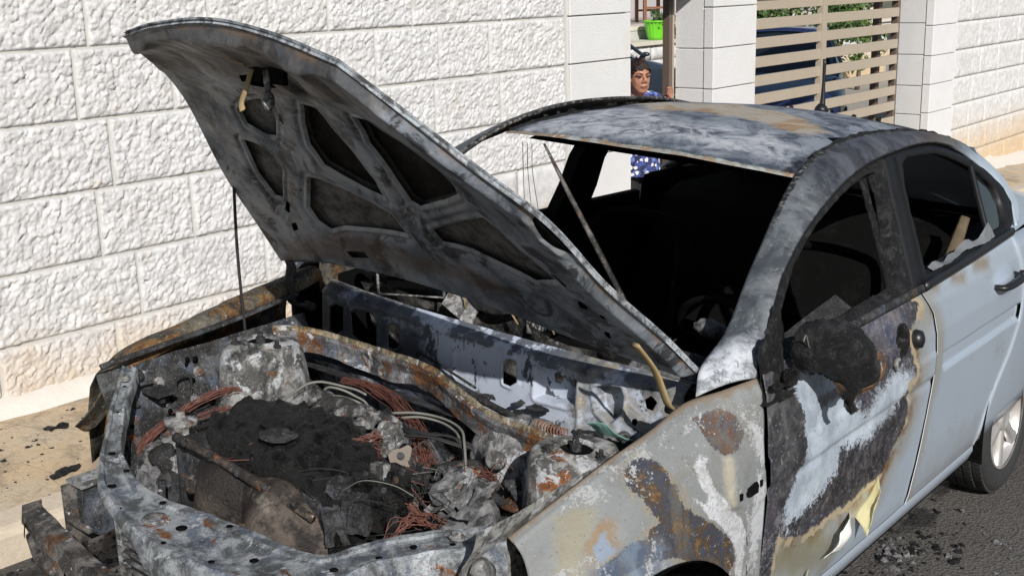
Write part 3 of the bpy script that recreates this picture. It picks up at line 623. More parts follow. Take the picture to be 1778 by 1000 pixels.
for k in ('spot', 'spot2', 'spot3'):
    c = n.mix(n.rng(n.math('ADD', n.attr(k), n.math('MULTIPLY', n.math('SUBTRACT', n.noise(40, 5, .7), .5), .03)), -.02, .03, 0, .7), c, (.28, .18, .07))
ff = n.rng(n.math('ADD', n.attr('pu'), n.math('MULTIPLY', n.math('SUBTRACT', n.noise(6, 4, .6), .5), .12)), .02, .11, 1, 0); c = n.mix(n.math('MULTIPLY', ff, .6), c, (.36, .32, .22))
dirt = n.rng(n.math('ADD', n.attr('pv'), n.math('MULTIPLY', n.noise(8, 5, .7), .3)), .9, 1.25, 0, .6); c = n.mix(dirt, c, (.26, .25, .23)); c = n.mix(n.stip(n.rng(n.noise(3, 5, .7, .6, seed=5.), .52, .80, 0, .8)), c, (.36, .38, .39)); c = n.mix(n.rng(n.noise(60, 5, .75, seed=6.), .58, .72, 0, .30), c, (.25, .25, .24))
e_ = n.math('ABSOLUTE', n.math('SUBTRACT', n.attr('pu'), .5)); c = n.mix(n.rng(e_, .4955, .4965), c, (.80, .82, .84))  # shut line highlight painted as a pale line on both door edges
M_PAINT = n.out(c, .34, .35, Coat_Weight=.5, Coat_Roughness=.1)
M_PAINT2 = plain('silver_paint_plain', (.45, .52, .61), .36, .35, .08, 4, Coat_Weight=.4)
n = NT('roof_burnt')
c = n.mix(n.rng(n.noise(7, 7, .7, 1.0), .36, .62), (.06, .07, .10), (.27, .30, .34))
c = n.mix(n.math('MULTIPLY', n.mask('pale', .09, 6, .05, seed=2.), n.rng(n.noise(9, 7, .72, 1.2, seed=4.), .38, .60)), c, n.mix(n.noise(20, 5, .6), (.40, .42, .46), (.62, .63, .66)))
c = n.mix(n.math('MULTIPLY', n.mask('tan', .07, 7, .03, seed=5.), .92), c, n.ramp(n.noise(6, 6, .65, 1.), [(.3, (.34, .33, .31)), (.5, (.46, .40, .31)), (.62, (.34, .19, .07)), (.72, (.44, .35, .22))]))
c = n.mix(n.math('MULTIPLY', n.mask('band', .02, 20, .012, seed=6.), .85), c, (.03, .05, .06))
y = n.attr('pv'); rim = n.math('MAXIMUM', n.rng(n.math('SUBTRACT', y, n.math('MULTIPLY', n.noise(16, 5, .7), .07)), .0, .03, 1, 0), n.rng(n.math('ADD', y, n.math('MULTIPLY', n.noise(16, 5, .7), .08)), .985, 1.01))
rim = n.math('MAXIMUM', rim, n.rng(n.math('ADD', n.attr('pu'), n.math('MULTIPLY', n.noise(9, 5, .7), .12)), .86, .95))
c = n.mix(rim, c, n.mix(n.rng(n.noise(40, 5, .7), .4, .7), (.016, .016, .02), (.10, .10, .11)))
fe = n.rng(n.math('ADD', n.attr('pu'), n.math('MULTIPLY', n.math('SUBTRACT', n.noise(18, 6, .75), .5), .03)), .010, .016, 1, 0)
c = n.mix(fe, c, n.ramp(n.noise(14, 6, .75), [(.35, (.5, .5, .5)), (.5, (.28, .30, .28)), (.6, (.30, .17, .08)), (.7, (.6, .6, .6))]))
n.bump(n.noise(40, 7, .75), .4, .006); M_ROOF = n.out(c, n.rng(n.noise(12), .3, .7, .4, .7), .15)
n = NT('pillar_burnt')
u = n.attr('pu'); v = n.attr('pv')
c = n.mix(n.rng(n.noise(9, 6, .7, .6), .36, .64), (.07, .08, .092), (.185, .205, .22))
low = n.rng(n.math('ADD', u, n.math('MULTIPLY', n.math('SUBTRACT', n.noise(12, 6, .7), .5), .05)), .030, .065, 1, 0); c = n.mix(n.math('MULTIPLY', low, n.rng(n.noise(14, 6, .75, .4, seed=3.), .40, .58, .15, .95)), c, (.58, .61, .66))
c = n.mix(n.rng(n.noise(40, 5, .75, seed=4.), .56, .66, 0, .6), c, (.30, .32, .33)); c = n.mix(n.rng(n.noise(25, 5, .75, .5, seed=8.), .60, .68, 0, .7), c, (.03, .03, .035))
mid = n.math('MULTIPLY', n.rng(u, .26, .36), n.rng(u, .66, .80, 1, 0)); c = n.mix(n.math('MULTIPLY', mid, .85), c, n.mix(n.rng(n.noise(11, 6, .7, .7, seed=6.), .4, .65), (.022, .022, .028), (.085, .09, .11)))
bro = n.math('MULTIPLY', n.rng(u, .60, .68), n.rng(u, .72, .84, 1, 0)); c = n.mix(n.math('MULTIPLY', bro, .6), c, (.10, .075, .06))
c = n.mix(n.rng(u, .76, .88), c, (.42, .50, .58))
dr = n.rng(n.math('ADD', v, n.math('MULTIPLY', n.noise(30, 5, .7), .22)), .20, .27, 1, 0); dr = n.math('MULTIPLY', dr, n.math('MULTIPLY', n.rng(u, .16, .26), n.rng(u, .6, .75, 1, 0)))
c = n.mix(dr, c, n.mix(n.rng(n.noise(60, 4, .7), .45, .7), (.02, .02, .022), (.26, .25, .23)))
eg = n.rng(n.math('ADD', v, n.math('MULTIPLY', n.noise(40, 5, .7), .1)), .97, 1.02); c = n.mix(n.math('MULTIPLY', eg, n.rng(u, .75, .8, 1, 0)), c, SOOT)
n.bump(n.noise(50, 6, .75), .35, .006); M_RAIL = n.out(c, n.rng(n.noise(14), .3, .7, .38, .7), .15)
n = NT('charred_trim'); c = n.mix(n.rng(n.noise(22, 6, .75, .6), .45, .72), (.010, .010, .011), (.055, .054, .055)); c = n.mix(n.rng(n.noise(120, 4, .7), .64, .70, 0, .6), c, (.22, .22, .22))
n.bump(n.noise(90, 6, .8), 1., .012); M_CHAR = n.out(c, n.rng(n.noise(40), .3, .7, .35, .7), Specular_IOR_Level=.3)
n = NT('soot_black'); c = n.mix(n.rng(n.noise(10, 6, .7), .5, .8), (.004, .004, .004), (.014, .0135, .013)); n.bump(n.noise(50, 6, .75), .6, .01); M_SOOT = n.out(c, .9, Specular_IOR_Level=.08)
n = NT('bonnet_underside')
c = n.mix(n.rng(n.noise(5, 6, .65, .6), .35, .65), (.10, .12, .145), (.28, .315, .36)); c = n.mix(n.rng(n.noise(9, 5, .7, .8, seed=11.), .50, .60, 0, .9), c, (.022, .022, .025)); c = n.mix(n.rng(n.noise(34, 5, .75, seed=12.), .56, .66, 0, .55), c, (.36, .365, .37)); c = n.mix(n.rng(n.noise(7, 6, .7, .7, seed=2.), .52, .66, 0, .85), c, (.045, .055, .075))
c = n.mix(n.rng(n.noise(4, 7, .7, .5, seed=5.), .57, .66, 0, .8), c, (.24, .235, .23))
c = n.mix(n.math('MULTIPLY', n.math('MAXIMUM', n.mask('rustr', .05, 9, .03), n.rng(n.noise(5, 7, .72, .6, seed=7.), .64, .70)), .6), c, n.mix(n.noise(30, 4, .6), (.15, .085, .045), (.06, .042, .03)))
c = n.mix(n.math('MULTIPLY', n.mask('front', .05, 8, .04), .8), c, n.mix(n.rng(n.noise(10, 5, .7, .6, seed=41.), .4, .65), (.022, .020, .019), (.10, .09, .08)))
rim = n.rng(n.attr('cut'), -.03, -.004); c = n.mix(n.math('MULTIPLY', rim, n.rng(n.noise(12, 5, .7), .4, .6, .2, .75)), c, (.34, .35, .36))  # highlights on the rib edges put into the colour around the cut-outs
g = n.rng(n.attr('grey'), -.002, .002); c = n.mix(g, c, n.mix(n.rng(n.noise(18, 6, .75), .3, .7), (.07, .07, .07), (.22, .215, .21)))
k = n.rng(n.attr('dark'), -.002, .002); c = n.mix(k, c, n.mix(n.rng(n.noise(14, 6, .75), .45, .75), (.004, .004, .004), (.03, .027, .022)))
s = n.rng(n.attr('slots'), -.001, .001); c = n.mix(s, c, (.004, .004, .004))
eg = n.rng(n.attr('edge'), .02, .004, 0, .6); c = n.mix(n.math('MULTIPLY', eg, n.rng(n.noise(8, 5, .7, seed=9.), .45, .6)), c, (.22, .12, .05))
n.bump(n.noise(70, 6, .75), .35, .005); M_HOODIN = n.out(c, n.rng(n.noise(9), .3, .7, .4, .7), .0, Specular_IOR_Level=n.rng(n.attr('dark'), -.002, .002, .35, .02))
M_HOODOUT = burnt('bonnet_skin_burnt', (.34, .37, .40), .15, .1, .6, .2, 9, 3.)
M_COWLM = None
n = NT('cowl_burnt_paint')
c = n.mix(n.noise(6, 5, .6), (.36, .41, .50), (.48, .52, .60)); c = n.mix(n.rng(n.noise(10, 6, .7, seed=3.), .5, .66, 0, .6), c, (.22, .26, .34))
c = n.mix(n.rng(n.noise(9, 7, .75, .6, seed=4.), .56, .60, 0, .92), c, (.03, .033, .04))
top = n.math('MULTIPLY', n.rng(n.math('ADD', n.attr('pv'), n.math('MULTIPLY', n.math('SUBTRACT', n.noise(20, 6, .7), .5), .35)), .16, .22, 1, 0), n.rng(n.noise(11, 5, .7, seed=5.), .42, .5)); c = n.mix(n.math('MULTIPLY', top, .9), c, (.055, .062, .075))
c = n.mix(n.math('MULTIPLY', n.mask('soot', .08, 10, .05, seed=6.), .93), c, n.mix(n.rng(n.noise(12, 6, .7), .4, .7), (.012, .013, .017), (.05, .058, .07)))  # soot, with the raised bonnet's shadow painted into the same dark
rt = n.math('MULTIPLY', n.rng(n.attr('pu'), .70, .78), n.rng(n.noise(9, 6, .72, .7, seed=8.), .40, .56)); c = n.mix(n.math('MULTIPLY', rt, .85), c, n.ramp(n.noise(14, 6, .7, seed=9.), [(.35, (.03, .03, .035)), (.5, (.20, .20, .19)), (.62, (.24, .19, .11)), (.7, (.5, .5, .5))]))
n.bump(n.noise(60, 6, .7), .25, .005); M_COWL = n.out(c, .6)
M_APRON = burnt('apron_burnt', (.085, .088, .09), .6, .22, .35, .4, 6, 11.)
M_TOWER = burnt('tower_burnt', (.25, .25, .24), .38, .18, .7, .2, 6, 21.)
M_TOWERW = burnt('tower_ashed', (.29, .285, .27), .15, .30, .6, .1, 8, 27.)
M_SUPPORT = burnt('support_burnt', (.27, .29, .305), .16, .26, .38, .35, 7, 31., rough=.55, metal=.1)
M_BEAM = burnt('beam_burnt', (.14, .13, .12), .42, .42, .3, .2, 6, 41., rc=(.15, .085, .04))
M_RUSTBAR = burnt('lip_rusty', (.15, .15, .155), .34, .75, .35, .3, 4, 51., rc=(.15, .068, .026))
M_FENDR = burnt('fender_rusty', (.12, .11, .085), .42, .65, .2, .2, 5, 61., rc=(.22, .125, .045))
M_STEELD = burnt('steel_dark', (.06, .06, .063), .6, .25, .15, .3, 9, 71.)
M_STEELP = burnt('steel_pale', (.24, .24, .235), .3, .3, .5, .1, 12, 81.)
M_ALU = burnt('aluminium_ashed', (.25, .245, .24), .55, .1, .5, .05, 16, 91., metal=.1)
n = NT('heat_shield'); c = n.mix(n.rng(n.noise(5, 6, .6, .4), .3, .7), (.02, .015, .012), (.12, .096, .08)); c = n.mix(n.rng(n.noise(6, 6, .7, seed=3.), .47, .58, 0, .92), c, (.014, .012, .011)); c = n.mix(n.rng(n.noise(10, 6, .7, seed=5.), .6, .68, 0, .8), c, (.22, .19, .165))
n.bump(n.math('ADD', n.noise(40, 6, .7), n.noise(120, 4, .7)), .7, .008); M_SHIELD = n.out(c, .55, .2)
n = NT('melted_plastic'); c = n.mix(n.rng(n.noise(14, 7, .75), .45, .8), (.004, .004, .004), (.020, .019, .018)); c = n.mix(n.stip(n.rng(n.noise(9, 5, .7, .5, seed=4.), .60, .86)), c, (.10, .097, .094)); n.bump(n.math('ADD', n.noise(45, 7, .8, .4), n.noise(150, 4, .7)), 1., .014); M_MELT = n.out(c, n.rng(n.noise(30), .35, .65, .25, .8), Specular_IOR_Level=.5)
n = NT('grey_ash'); c = n.mix(n.rng(n.noise(18, 7, .75), .35, .7), (.03, .03, .03), (.30, .30, .31)); n.bump(n.noise(70, 7, .8), .9, .012); M_ASHL = n.out(c, .95)
M_COPPER = plain('copper_wire_burnt', (.16, .065, .048), .6, .2, .75, 25)
M_WIRE = plain('wire_soot', (.02, .02, .02), .6, 0, .3, 30)
M_PIPE = plain('pipe_ashed', (.19, .19, .17), .6, .1, .3, 30)
M_RUBBER = plain('tyre_rubber', (.026, .026, .027), .8, 0, .35, 30, .3, 80)
n = NT('alloy'); c = n.mix(n.noise(9, 5, .7), (.50, .48, .46), (.62, .61, .60)); c = n.mix(n.rng(n.noise(14, 6, .7, seed=2.), .55, .68, 0, .6), c, (.33, .24, .17)); M_ALLOY = n.out(c, .38, .55)
M_DRUM = plain('rusty_drum', (.22, .10, .06), .8, 0, .4, 25)
M_BLKPLAST = plain('black_plastic', (.014, .014, .016), .38, 0, .3, 30)
M_GLASSD = NT('tinted_glass').out((.012, .014, .015), .06, 0., Coat_Weight=1.)
M_SEAL = plain('sealant_yellow', (.32, .24, .12), .8, 0, .3, 30)

# ---- outer panels
fen = panel('fender', 'fender', 120, 100, M_FENDER, thick=.0015, dent=.0025,
      disp=lambda U, V, M, P: -.004*sstep(-.012, .0, M['slotring'])-.003*np.exp(-((V-.045)/.012)**2))
fen['label'] = 'left front fender burnt to bare grey metal with rust and white ash patches'
def fd_disp(U, V, M, P):
    z = P[..., 2]
    return (-.006*sstep(.805, .795, z)*sstep(.722, .732, z)+.004*np.exp(-((z-.712)/.012)**2)-.003*np.exp(-((z-.875)/.006)**2)*0)
SGN = 1
fd = panel('front_door', 'front_door', 120, 90, M_FDOOR, thick=.0018, disp=fd_disp, dent=.002)
fd['label'] = 'left front door with scorched, peeling paint'
def rd_disp(U, V, M, P):
    x, y, z = P[..., 0], P[..., 1], P[..., 2]
    rib = sstep(.718, .724, z)*sstep(.784, .772, z)*sstep(1.60, 1.66, x+.35*np.abs(z-.75))
    cup = np.exp(-(((x-2.24)/.10)**2+((z-.90)/.035)**2)**1.5)
    edge = sstep(.010, 0, np.minimum(U*.93, (1-U)*.93))
    return .016*rib-.020*cup-.004*edge
rd = panel('rear_door', 'rear_door', 130, 110, M_PAINT, thick=.0018, disp=rd_disp)
rd['label'] = 'silver left rear door, almost unburnt'
panel('roof', 'roof', 110, 90, M_ROOF, thick=.0015, dent=.003, disp=lambda U, V, M, P: .004*np.sin(V*1.09*26)*sstep(.1, .2, U)*sstep(.95, .8, U)*.35)
for s in (0, 1):
    panel('pillar_rail', 'rail', 150, 18, M_RAIL, thick=.010, off=1 if not s else -1, mirror=bool(s), dent=.0015)
# charred drip rail between roof and side
for s in (-1,):
    p = spl(AF[5:10], np.linspace(0, 1, 60))*np.array([1, -s*1, 1])*1.0; p[:, 2] += -.002
    p = crumple(p, .004, 30, 5); cp(MB().tube(p, .008+.004*np.abs(vnoise(p, 40, 3)), 6), 'drip_rail', M_CHAR)
# right side seen from inside: doors, quarter and sill, all black
def flank(name, f, mirror, mat, thick=.03):
    U, V = np.meshgrid(np.linspace(0, 1, 20), np.linspace(0, 1, 14), indexing='ij'); P = f(U, V)*np.array([1, -1, 1]) if mirror else f(U, V)
    o = cp(MB().grid(P[::-1] if mirror else P), name, mat); solid(o, thick, -1); return o
far_front_door, far_rear_door = _door(XF, XB, .955, .955), _door(XB, XR, .955, .95)
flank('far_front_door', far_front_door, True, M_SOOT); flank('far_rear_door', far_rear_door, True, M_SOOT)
def quarter(u, v):
    z = 1.03+(.33-1.03)*v; x0 = np.interp(z, *XR)+.004; x1 = 3.40+0*z
    x = x0+(x1-x0)*u; y = side_y(z)*(1-.10*u**2.2); 
    return np.stack([x, y, z+.0*u], -1)
def quarter_top(u, v):
    A = spl([(2.42, -.80, 1.035), (2.66, -.775, 1.03), (3.0, -.74, 1.02), (3.38, -.69, 1.0)], u); B = spl([(2.50, -.72, 1.05), (2.72, -.70, 1.10), (3.0, -.60, 1.10), (3.4, -.60, 1.02)], u)
    return A+(B-A)*v[..., None]
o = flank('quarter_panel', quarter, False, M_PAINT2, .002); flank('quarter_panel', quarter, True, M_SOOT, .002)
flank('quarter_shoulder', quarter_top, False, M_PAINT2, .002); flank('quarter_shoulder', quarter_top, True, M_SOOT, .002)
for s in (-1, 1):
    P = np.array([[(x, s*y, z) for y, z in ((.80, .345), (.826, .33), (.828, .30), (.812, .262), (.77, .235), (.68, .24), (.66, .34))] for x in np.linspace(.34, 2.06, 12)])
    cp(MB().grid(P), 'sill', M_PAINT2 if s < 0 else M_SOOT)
cp(MB().grid(np.array([[(x, y, z) for y in np.linspace(-.62, .62, 8)] for x, z in ((2.5, 1.325), (2.75, 1.15), (2.95, 1.0), (3.0, .99), (3.42, 1.0), (3.45, .9), (3.44, .45))])), 'boot_lid', M_PAINT2)
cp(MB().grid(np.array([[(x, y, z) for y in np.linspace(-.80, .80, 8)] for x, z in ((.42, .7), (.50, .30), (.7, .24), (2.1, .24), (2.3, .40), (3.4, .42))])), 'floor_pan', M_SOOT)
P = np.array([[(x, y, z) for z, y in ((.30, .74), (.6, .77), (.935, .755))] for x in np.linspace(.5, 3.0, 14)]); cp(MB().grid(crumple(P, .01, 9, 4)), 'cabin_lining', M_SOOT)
# ---- door window frames
def gy(z): return -.80+.52*(z-1.0)
def frame(name, outer, inner, mat, dy0=.0, depth=.035, n=90):
    t = np.linspace(0, 1, n, endpoint=False)
    def loop(L, c=None):
        L = np.array(L, float); L = np.vstack([L, L[:1]]); d = np.r_[0, np.cumsum(np.linalg.norm(np.diff(L, axis=0), axis=1))]; d /= d[-1]
        return np.stack([np.interp(t, d, L[:, 0]), np.interp(t, d, L[:, 1])], -1)
    a, b = loop(outer), loop(inner)
    def p3(q, dy): return np.stack([q[:, 0], gy(q[:, 1])+dy, q[:, 1]], -1)
    G = np.stack([p3(a, dy0+depth), p3(a, dy0), p3(a+(b-a)*.35, dy0-.006), p3(a+(b-a)*.8, dy0-.002), p3(b, dy0+.004), p3(b, dy0+depth)], 1)
    G = crumple(G, .0022, 45, 7)
    return cp(MB().grid(G, close_u=True), name, mat, None or car)
FWO = [(.43, 1.0), (.56, 1.085), (.72, 1.18), (.88, 1.235), (1.045, 1.283), (1.23, 1.328), (1.411, 1.358), (1.56, 1.374), (1.66, 1.376), (1.60, 1.25), (1.54, 1.13), (1.475, 1.0), (1.2, .995), (.8, .99)]
FWI = [(.60, 1.03), (.655, 1.108), (.80, 1.185), (.91, 1.225), (1.02, 1.258), (1.16, 1.290), (1.302, 1.318), (1.45, 1.338), (1.535, 1.342), (1.52, 1.26), (1.445, 1.149), (1.35, 1.026), (1.1, 1.022), (.8, 1.018)]
frame('front_window_frame', FWO, FWI, M_CHAR, -.004)
RWO = [(1.485, 1.0), (1.55, 1.13), (1.62, 1.27), (1.68, 1.378), (1.80, 1.383), (2.05, 1.376), (2.20, 1.348), (2.33, 1.31), (2.47, 1.255), (2.58, 1.18), (2.60, 1.12), (2.53, 1.06), (2.45, 1.035), (2.0, 1.015)]
RWI = [(1.60, 1.035), (1.655, 1.15), (1.715, 1.28), (1.775, 1.345), (1.84, 1.355), (2.05, 1.346), (2.16, 1.325), (2.28, 1.29), (2.40, 1.245), (2.49, 1.185), (2.50, 1.125), (2.46, 1.075), (2.42, 1.055), (2.0, 1.043)]
M_FRB = plain('window_trim_black', (.010, .0105, .012), .5, 0, .5, 20, Specular_IOR_Level=.3)
frame('rear_window_frame', RWO, RWI, M_FRB, -.004)
cp(MB().tube([(2.36, gy(1.285)+.002, 1.29), (2.30, gy(1.17)+.002, 1.17), (2.245, gy(1.05)+.002, 1.045)], .013, 6, 12), 'window_divider', M_FRB)
qg = [(2.372, 1.262), (2.43, 1.222), (2.485, 1.175), (2.495, 1.125), (2.45, 1.07), (2.415, 1.058), (2.262, 1.052)]
cp(MB().add([(x, gy(z)+.012, z) for x, z in qg], [tuple(range(len(qg)))]), 'quarter_glass', M_GLASSD, smooth=False)
# B pillar cover and belt strips
P = np.array([[(x+dx, gy(z)-.012, z) for dx in (-.055, -.05, .05, .055)] for x, z in ((1.475, 1.005), (1.53, 1.10), (1.60, 1.24), (1.665, 1.37))]); P[:, 0, 1] += .03; P[:, 3, 1] += .03
cp(MB().grid(P), 'pillar_cover', M_FRB)
cp(MB().tube([(.62, -.815, 1.012), (1.0, -.823, 1.015), (1.45, -.825, 1.02)], .010, 6, 20, flat=1.6), 'belt_strip', M_STEELD)
cp(MB().tube([(1.48, -.823, 1.018), (2.0, -.818, 1.035), (2.42, -.805, 1.046)], .011, 6, 20, flat=1.5), 'belt_strip', M_BLKPLAST)
for s in (0, 1):                                                     # remains of the inner window channel
    t = np.linspace(0, 1, 24); p = np.stack([1.50-.13*t-.018*s, gy(1.33-.31*t)+.03, 1.33-.31*t], -1); cp(MB().tube(crumple(p, .003, 40, s), .008, 6), 'window_channel', M_CHAR)
# far pillar, black against the wall
P = np.array([[(x+dx, -gy(z)-.03, z) for dx in (-.09, .10)] for x, z in ((1.78, .94), (1.765, 1.10), (1.76, 1.22), (1.77, 1.40))]); solid(cp(MB().grid(crumple(P, .02, 9, 4)), 'far_pillar', M_SOOT, smooth=False), .05)

# ---- bonnet
def hood_extra(U, V, M, P):
    cut = np.max([M['c%d' % i] for i in range(1, 9)], axis=0); sl = np.max([M['s%d' % i] for i in range(1, 14)], axis=0)
    e = np.minimum(np.minimum(U*1.05, (1-U)*1.05), np.minimum(V*1.34, (1-V)*1.34))
    return {'cut': np.clip(cut, -.2, .2), 'slots': sl, 'edge': e, 'grey': np.max([M['c%d' % i] for i in (1, 2, 4, 7)], axis=0), 'dark': np.max([M['c%d' % i] for i in (3, 5, 6, 8)], axis=0)}
HS = -1.0
def hood_disp(U, V, M, P):
    x = hood_extra(U, V, M, P); cut, e = x['cut'], x['edge']
    d = .016+.008*sstep(-.001, -.012, cut)+.003*sstep(-.020, -.040, cut)-.003*np.exp(-((cut+.022)/.006)**2)
    d = d*sstep(.003, .028, e)+.003+.002*fbm(P, 14, 9, 2)*sstep(.02, .05, e)
    fr = sstep(-.02, .03, M['front']); d = d+fr*(.006+.012*np.clip(vnoise(P*np.array([.3, 1, .5]), 13, 4)*3, -1, 1)*.7)*sstep(.01, .04, e)
    return HS*d
HCUTS = tuple('c%d' % i for i in range(1, 9))+tuple('s%d' % i for i in range(1, 14))
hd = panel('bonnet', 'hood', 420, 460, M_HOODIN, disp=hood_disp, extra=hood_extra, use=('rustr', 'front'), holes=HCUTS)
hd['label'] = 'open bonnet, sooty underside with stamped frame and cut-outs'
n = NT('bonnet_skin_underside'); c = n.mix(n.rng(n.noise(22, 6, .75), .3, .7), (.045, .044, .043), (.17, .165, .16)); c = n.mix(n.rng(n.noise(50, 5, .75, seed=3.), .55, .7, 0, .6), c, (.24, .235, .23))
k = n.rng(n.attr('dark'), -.012, .0); c = n.mix(k, c, n.mix(n.rng(n.noise(14, 6, .75), .45, .75), (.004, .004, .004), (.03, .027, .022))); n.bump(n.noise(60, 5, .75), .4, .006); M_UNDER = n.out(c, .8, 0, Specular_IOR_Level=.1)
panel('skin_underside', 'hood', 90, 100, M_UNDER, parent=hd, disp=lambda U, V, M, P: -.002+0*U, extra=hood_extra, use=())
sk_ = panel('skin', 'hood', 60, 70, M_HOODOUT, parent=hd, disp=lambda U, V, M, P: .006+0*U, use=())
t = np.linspace(0, 1, 60); rimp = []
for uu, vv in ((0*t, t), (t, 0*t+1), (0*t+1, 1-t), (1-t, 0*t)): rimp.append(hood(uu[:-1], vv[:-1]))
rimp = np.vstack(rimp); cp(MB().grid(np.stack([rimp+np.array([a, 0, b]) for a, b in ((-.003, -.003), (.001, -.006), (.007, .005), (.005, .010))], 1), close_u=True), 'hem', M_HOODOUT, hd)
# latch striker, hanging yellow seal and plug
cp(MB().tube([(-.40, .01, 1.70), (-.415, .015, 1.66), (-.42, .03, 1.625), (-.43, .015, 1.612)], .008, 6, 14, flat=.4).tube([(-.40, .03, 1.705), (-.41, .055, 1.715), (-.415, .08, 1.72)], .003, 5, 8), 'seal_strip', M_SEAL, hd)
cp(MB().tube([(-.395, -.03, 1.70), (-.41, -.05, 1.655)], .007, 6, 6).lathe([(.004, 0), (.013, .01), (.014, .03), (.006, .045)], (-.41, -.05, 1.66), (-.3, -.3, -1), 10), 'plug', M_ALU, hd)
cp(MB().box((-.36, -.02, 1.705), (.02, .07, .008)).box((-.375, -.02, 1.69), (.006, .05, .02)), 'latch_plate', M_SOOT, hd, False)
# prop rod and hinges
cp(MB().tube([(.036, .655, 1.335), (.03, .655, 1.30), (.026, .66, 1.1), (.03, .66, .86)], .0045, 8, 40).lathe([(.004, -.006), (.012, -.004), (.012, .004), (.004, .006)], (.036, .655, 1.325), (0, 1, .2), 14), 'prop_rod', M_WIRE)
for s, mat in ((1, M_STEELD), (-1, M_SEAL)):
    if s > 0: pts = [(.17, .66, 1.10), (.235, .675, 1.02), (.225, .68, .96), (.24, .685, .90), (.31, .69, .875)]
    else: pts = [(.10, -.655, 1.115), (.165, -.665, 1.04), (.195, -.67, .98), (.21, -.675, .945), (.235, -.675, .925)]
    o = cp(MB().tube(pts, .019 if s > 0 else .014, 6, 24, flat=.35), 'hinge', mat, car)
    cp(MB().lathe([(.005, -.02), (.013, -.018), (.013, .018), (.005, .02)], pts[-1], (0, 1, 0), 12), 'hinge_pin', M_STEELD, o)

# ---- cowl, lip, plenum
def cowl_disp(U, V, M, P):
    d = -.045*np.maximum(sstep(-.004, .003, M['p1']), sstep(-.004, .003, M['p2']))+.005*np.maximum(np.exp(-((M['p1']+.010)/.005)**2), np.exp(-((M['p2']+.010)/.005)**2))
    for k in ('h1', 'h2', 'h3', 'h4'): d = d+.006*np.exp(-((M[k]+.007)/.005)**2)
    for yy in (.34, .60, 1.03, .235): d = d+.006*np.exp(-((U*1.33-yy)/.008)**2)*sstep(.2, .35, V)
    return CS*(-d)+0*U
CS = 1
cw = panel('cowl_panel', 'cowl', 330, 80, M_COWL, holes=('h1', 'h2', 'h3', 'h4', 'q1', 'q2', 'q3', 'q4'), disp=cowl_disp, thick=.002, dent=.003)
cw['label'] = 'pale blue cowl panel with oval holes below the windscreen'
U, V = np.meshgrid(np.linspace(0, 1, 50), np.linspace(0, 1, 6), indexing='ij'); y = .70-1.34*U
P = np.stack([.365+.05*(y/.7)**2+.055*V, y, .936-.030*V*V], -1); cp(MB().grid(crumple(P, .003, 12, 2)), 'cowl_top', M_STEELP)
lip = spl([(.075, .60, .865), (.13, .50, .862), (.175, .30, .852), (.165, .05, .848), (.125, -.10, .826), (.105, -.25, .806), (.10, -.40, .803), (.115, -.60, .815)], np.linspace(0, 1, 90))
prof = [(.034, -.010), (.030, .0), (-.002, .003), (-.004, -.004), (.002, -.028), (-.003, -.055), (.010, -.062)]
wv = .006*vnoise(lip, 9, 5)
G = np.stack([lip+np.stack([a+0*wv, 0*wv, b+wv*(1+3*(b < -.03))], -1) for a, b in prof], 1); G = crumple(G, .0025, 25, 8)
solid(cp(MB().grid(G), 'cowl_lip', M_RUSTBAR, smooth=False), .002)
cp(MB().tube(crumple(lip+np.stack([.012+0*wv, 0*wv, .004+wv], -1), .003, 25, 8), .0075, 5, flat=2.2), 'lip_edge', burnt('lip_edge_lit', (.26, .22, .15), .12, .45, .5, .0, 12, 57., rc=(.30, .17, .06)))  # pale strip puts the lit top edge of the lip into colour
cp(MB().grid(np.array([[(x, y, z) for y in np.linspace(.66, -.62, 20)] for x, z in ((.13, .765), (.24, .735), (.34, .72))])), 'plenum_floor', M_STEELD)
U, V = np.meshgrid(np.linspace(0, 1, 40), np.linspace(0, 1, 14), indexing='ij')
P = np.stack([.20+.20*V+.02*np.sin(U*20)*V, .66-1.32*U, .76-.52*V], -1); cp(MB().grid(crumple(P, .008, 8, 3)), 'firewall', burnt('firewall_burnt', (.24, .26, .30), .42, .15, .6, .4, 9, 101.))
# wiper linkage, motor and charred bits lying in the plenum
pl_ = cp(MB().tube([(.30, .22, .80), (.27, .05, .79), (.24, -.12, .775), (.215, -.32, .77)], .010, 6, 20).tube([(.27, .18, .79), (.235, .0, .775), (.20, -.22, .765)], .006, 6, 20).tube([(.33, .27, .83), (.30, .12, .815), (.27, -.02, .80)], .004, 5, 16), 'wiper_linkage', M_STEELD)
cp(MB().lathe([(.01, 0), (.03, .004), (.032, .05), (.02, .055)], (.20, -.27, .775), (.2, -1, -.1), 16), 'wiper_motor', M_STEELP, pl_)
th = np.linspace(0, 26, 200); cp(MB().tube(np.stack([.195+.013*np.cos(th*2.4), -.29-.0038*th, .79+.013*np.sin(th*2.4)], -1), .0022, 4), 'spring', M_DRUM, pl_)
cp(MB().tube([(.205, -.20, .775), (.19, -.35, .765), (.18, -.50, .775)], [.016, .022, .018], 8, 16), 'duct', M_STEELP, pl_)
gm = NT('windscreen_glass_shard').out((.30, .52, .46), .25, 0, Transmission_Weight=.55, Roughness=.25, IOR=1.45)
P = np.array([[(.27+.06*a+.02*b, -.40-.13*b, .80-.07*a+.012*math.sin(5*b+3*a)) for b in np.linspace(0, 1, 8)] for a in np.linspace(0, 1, 6)]); solid(cp(MB().grid(crumple(P, .008, 18, 6)), 'glass_shard', gm, smooth=False), .004)

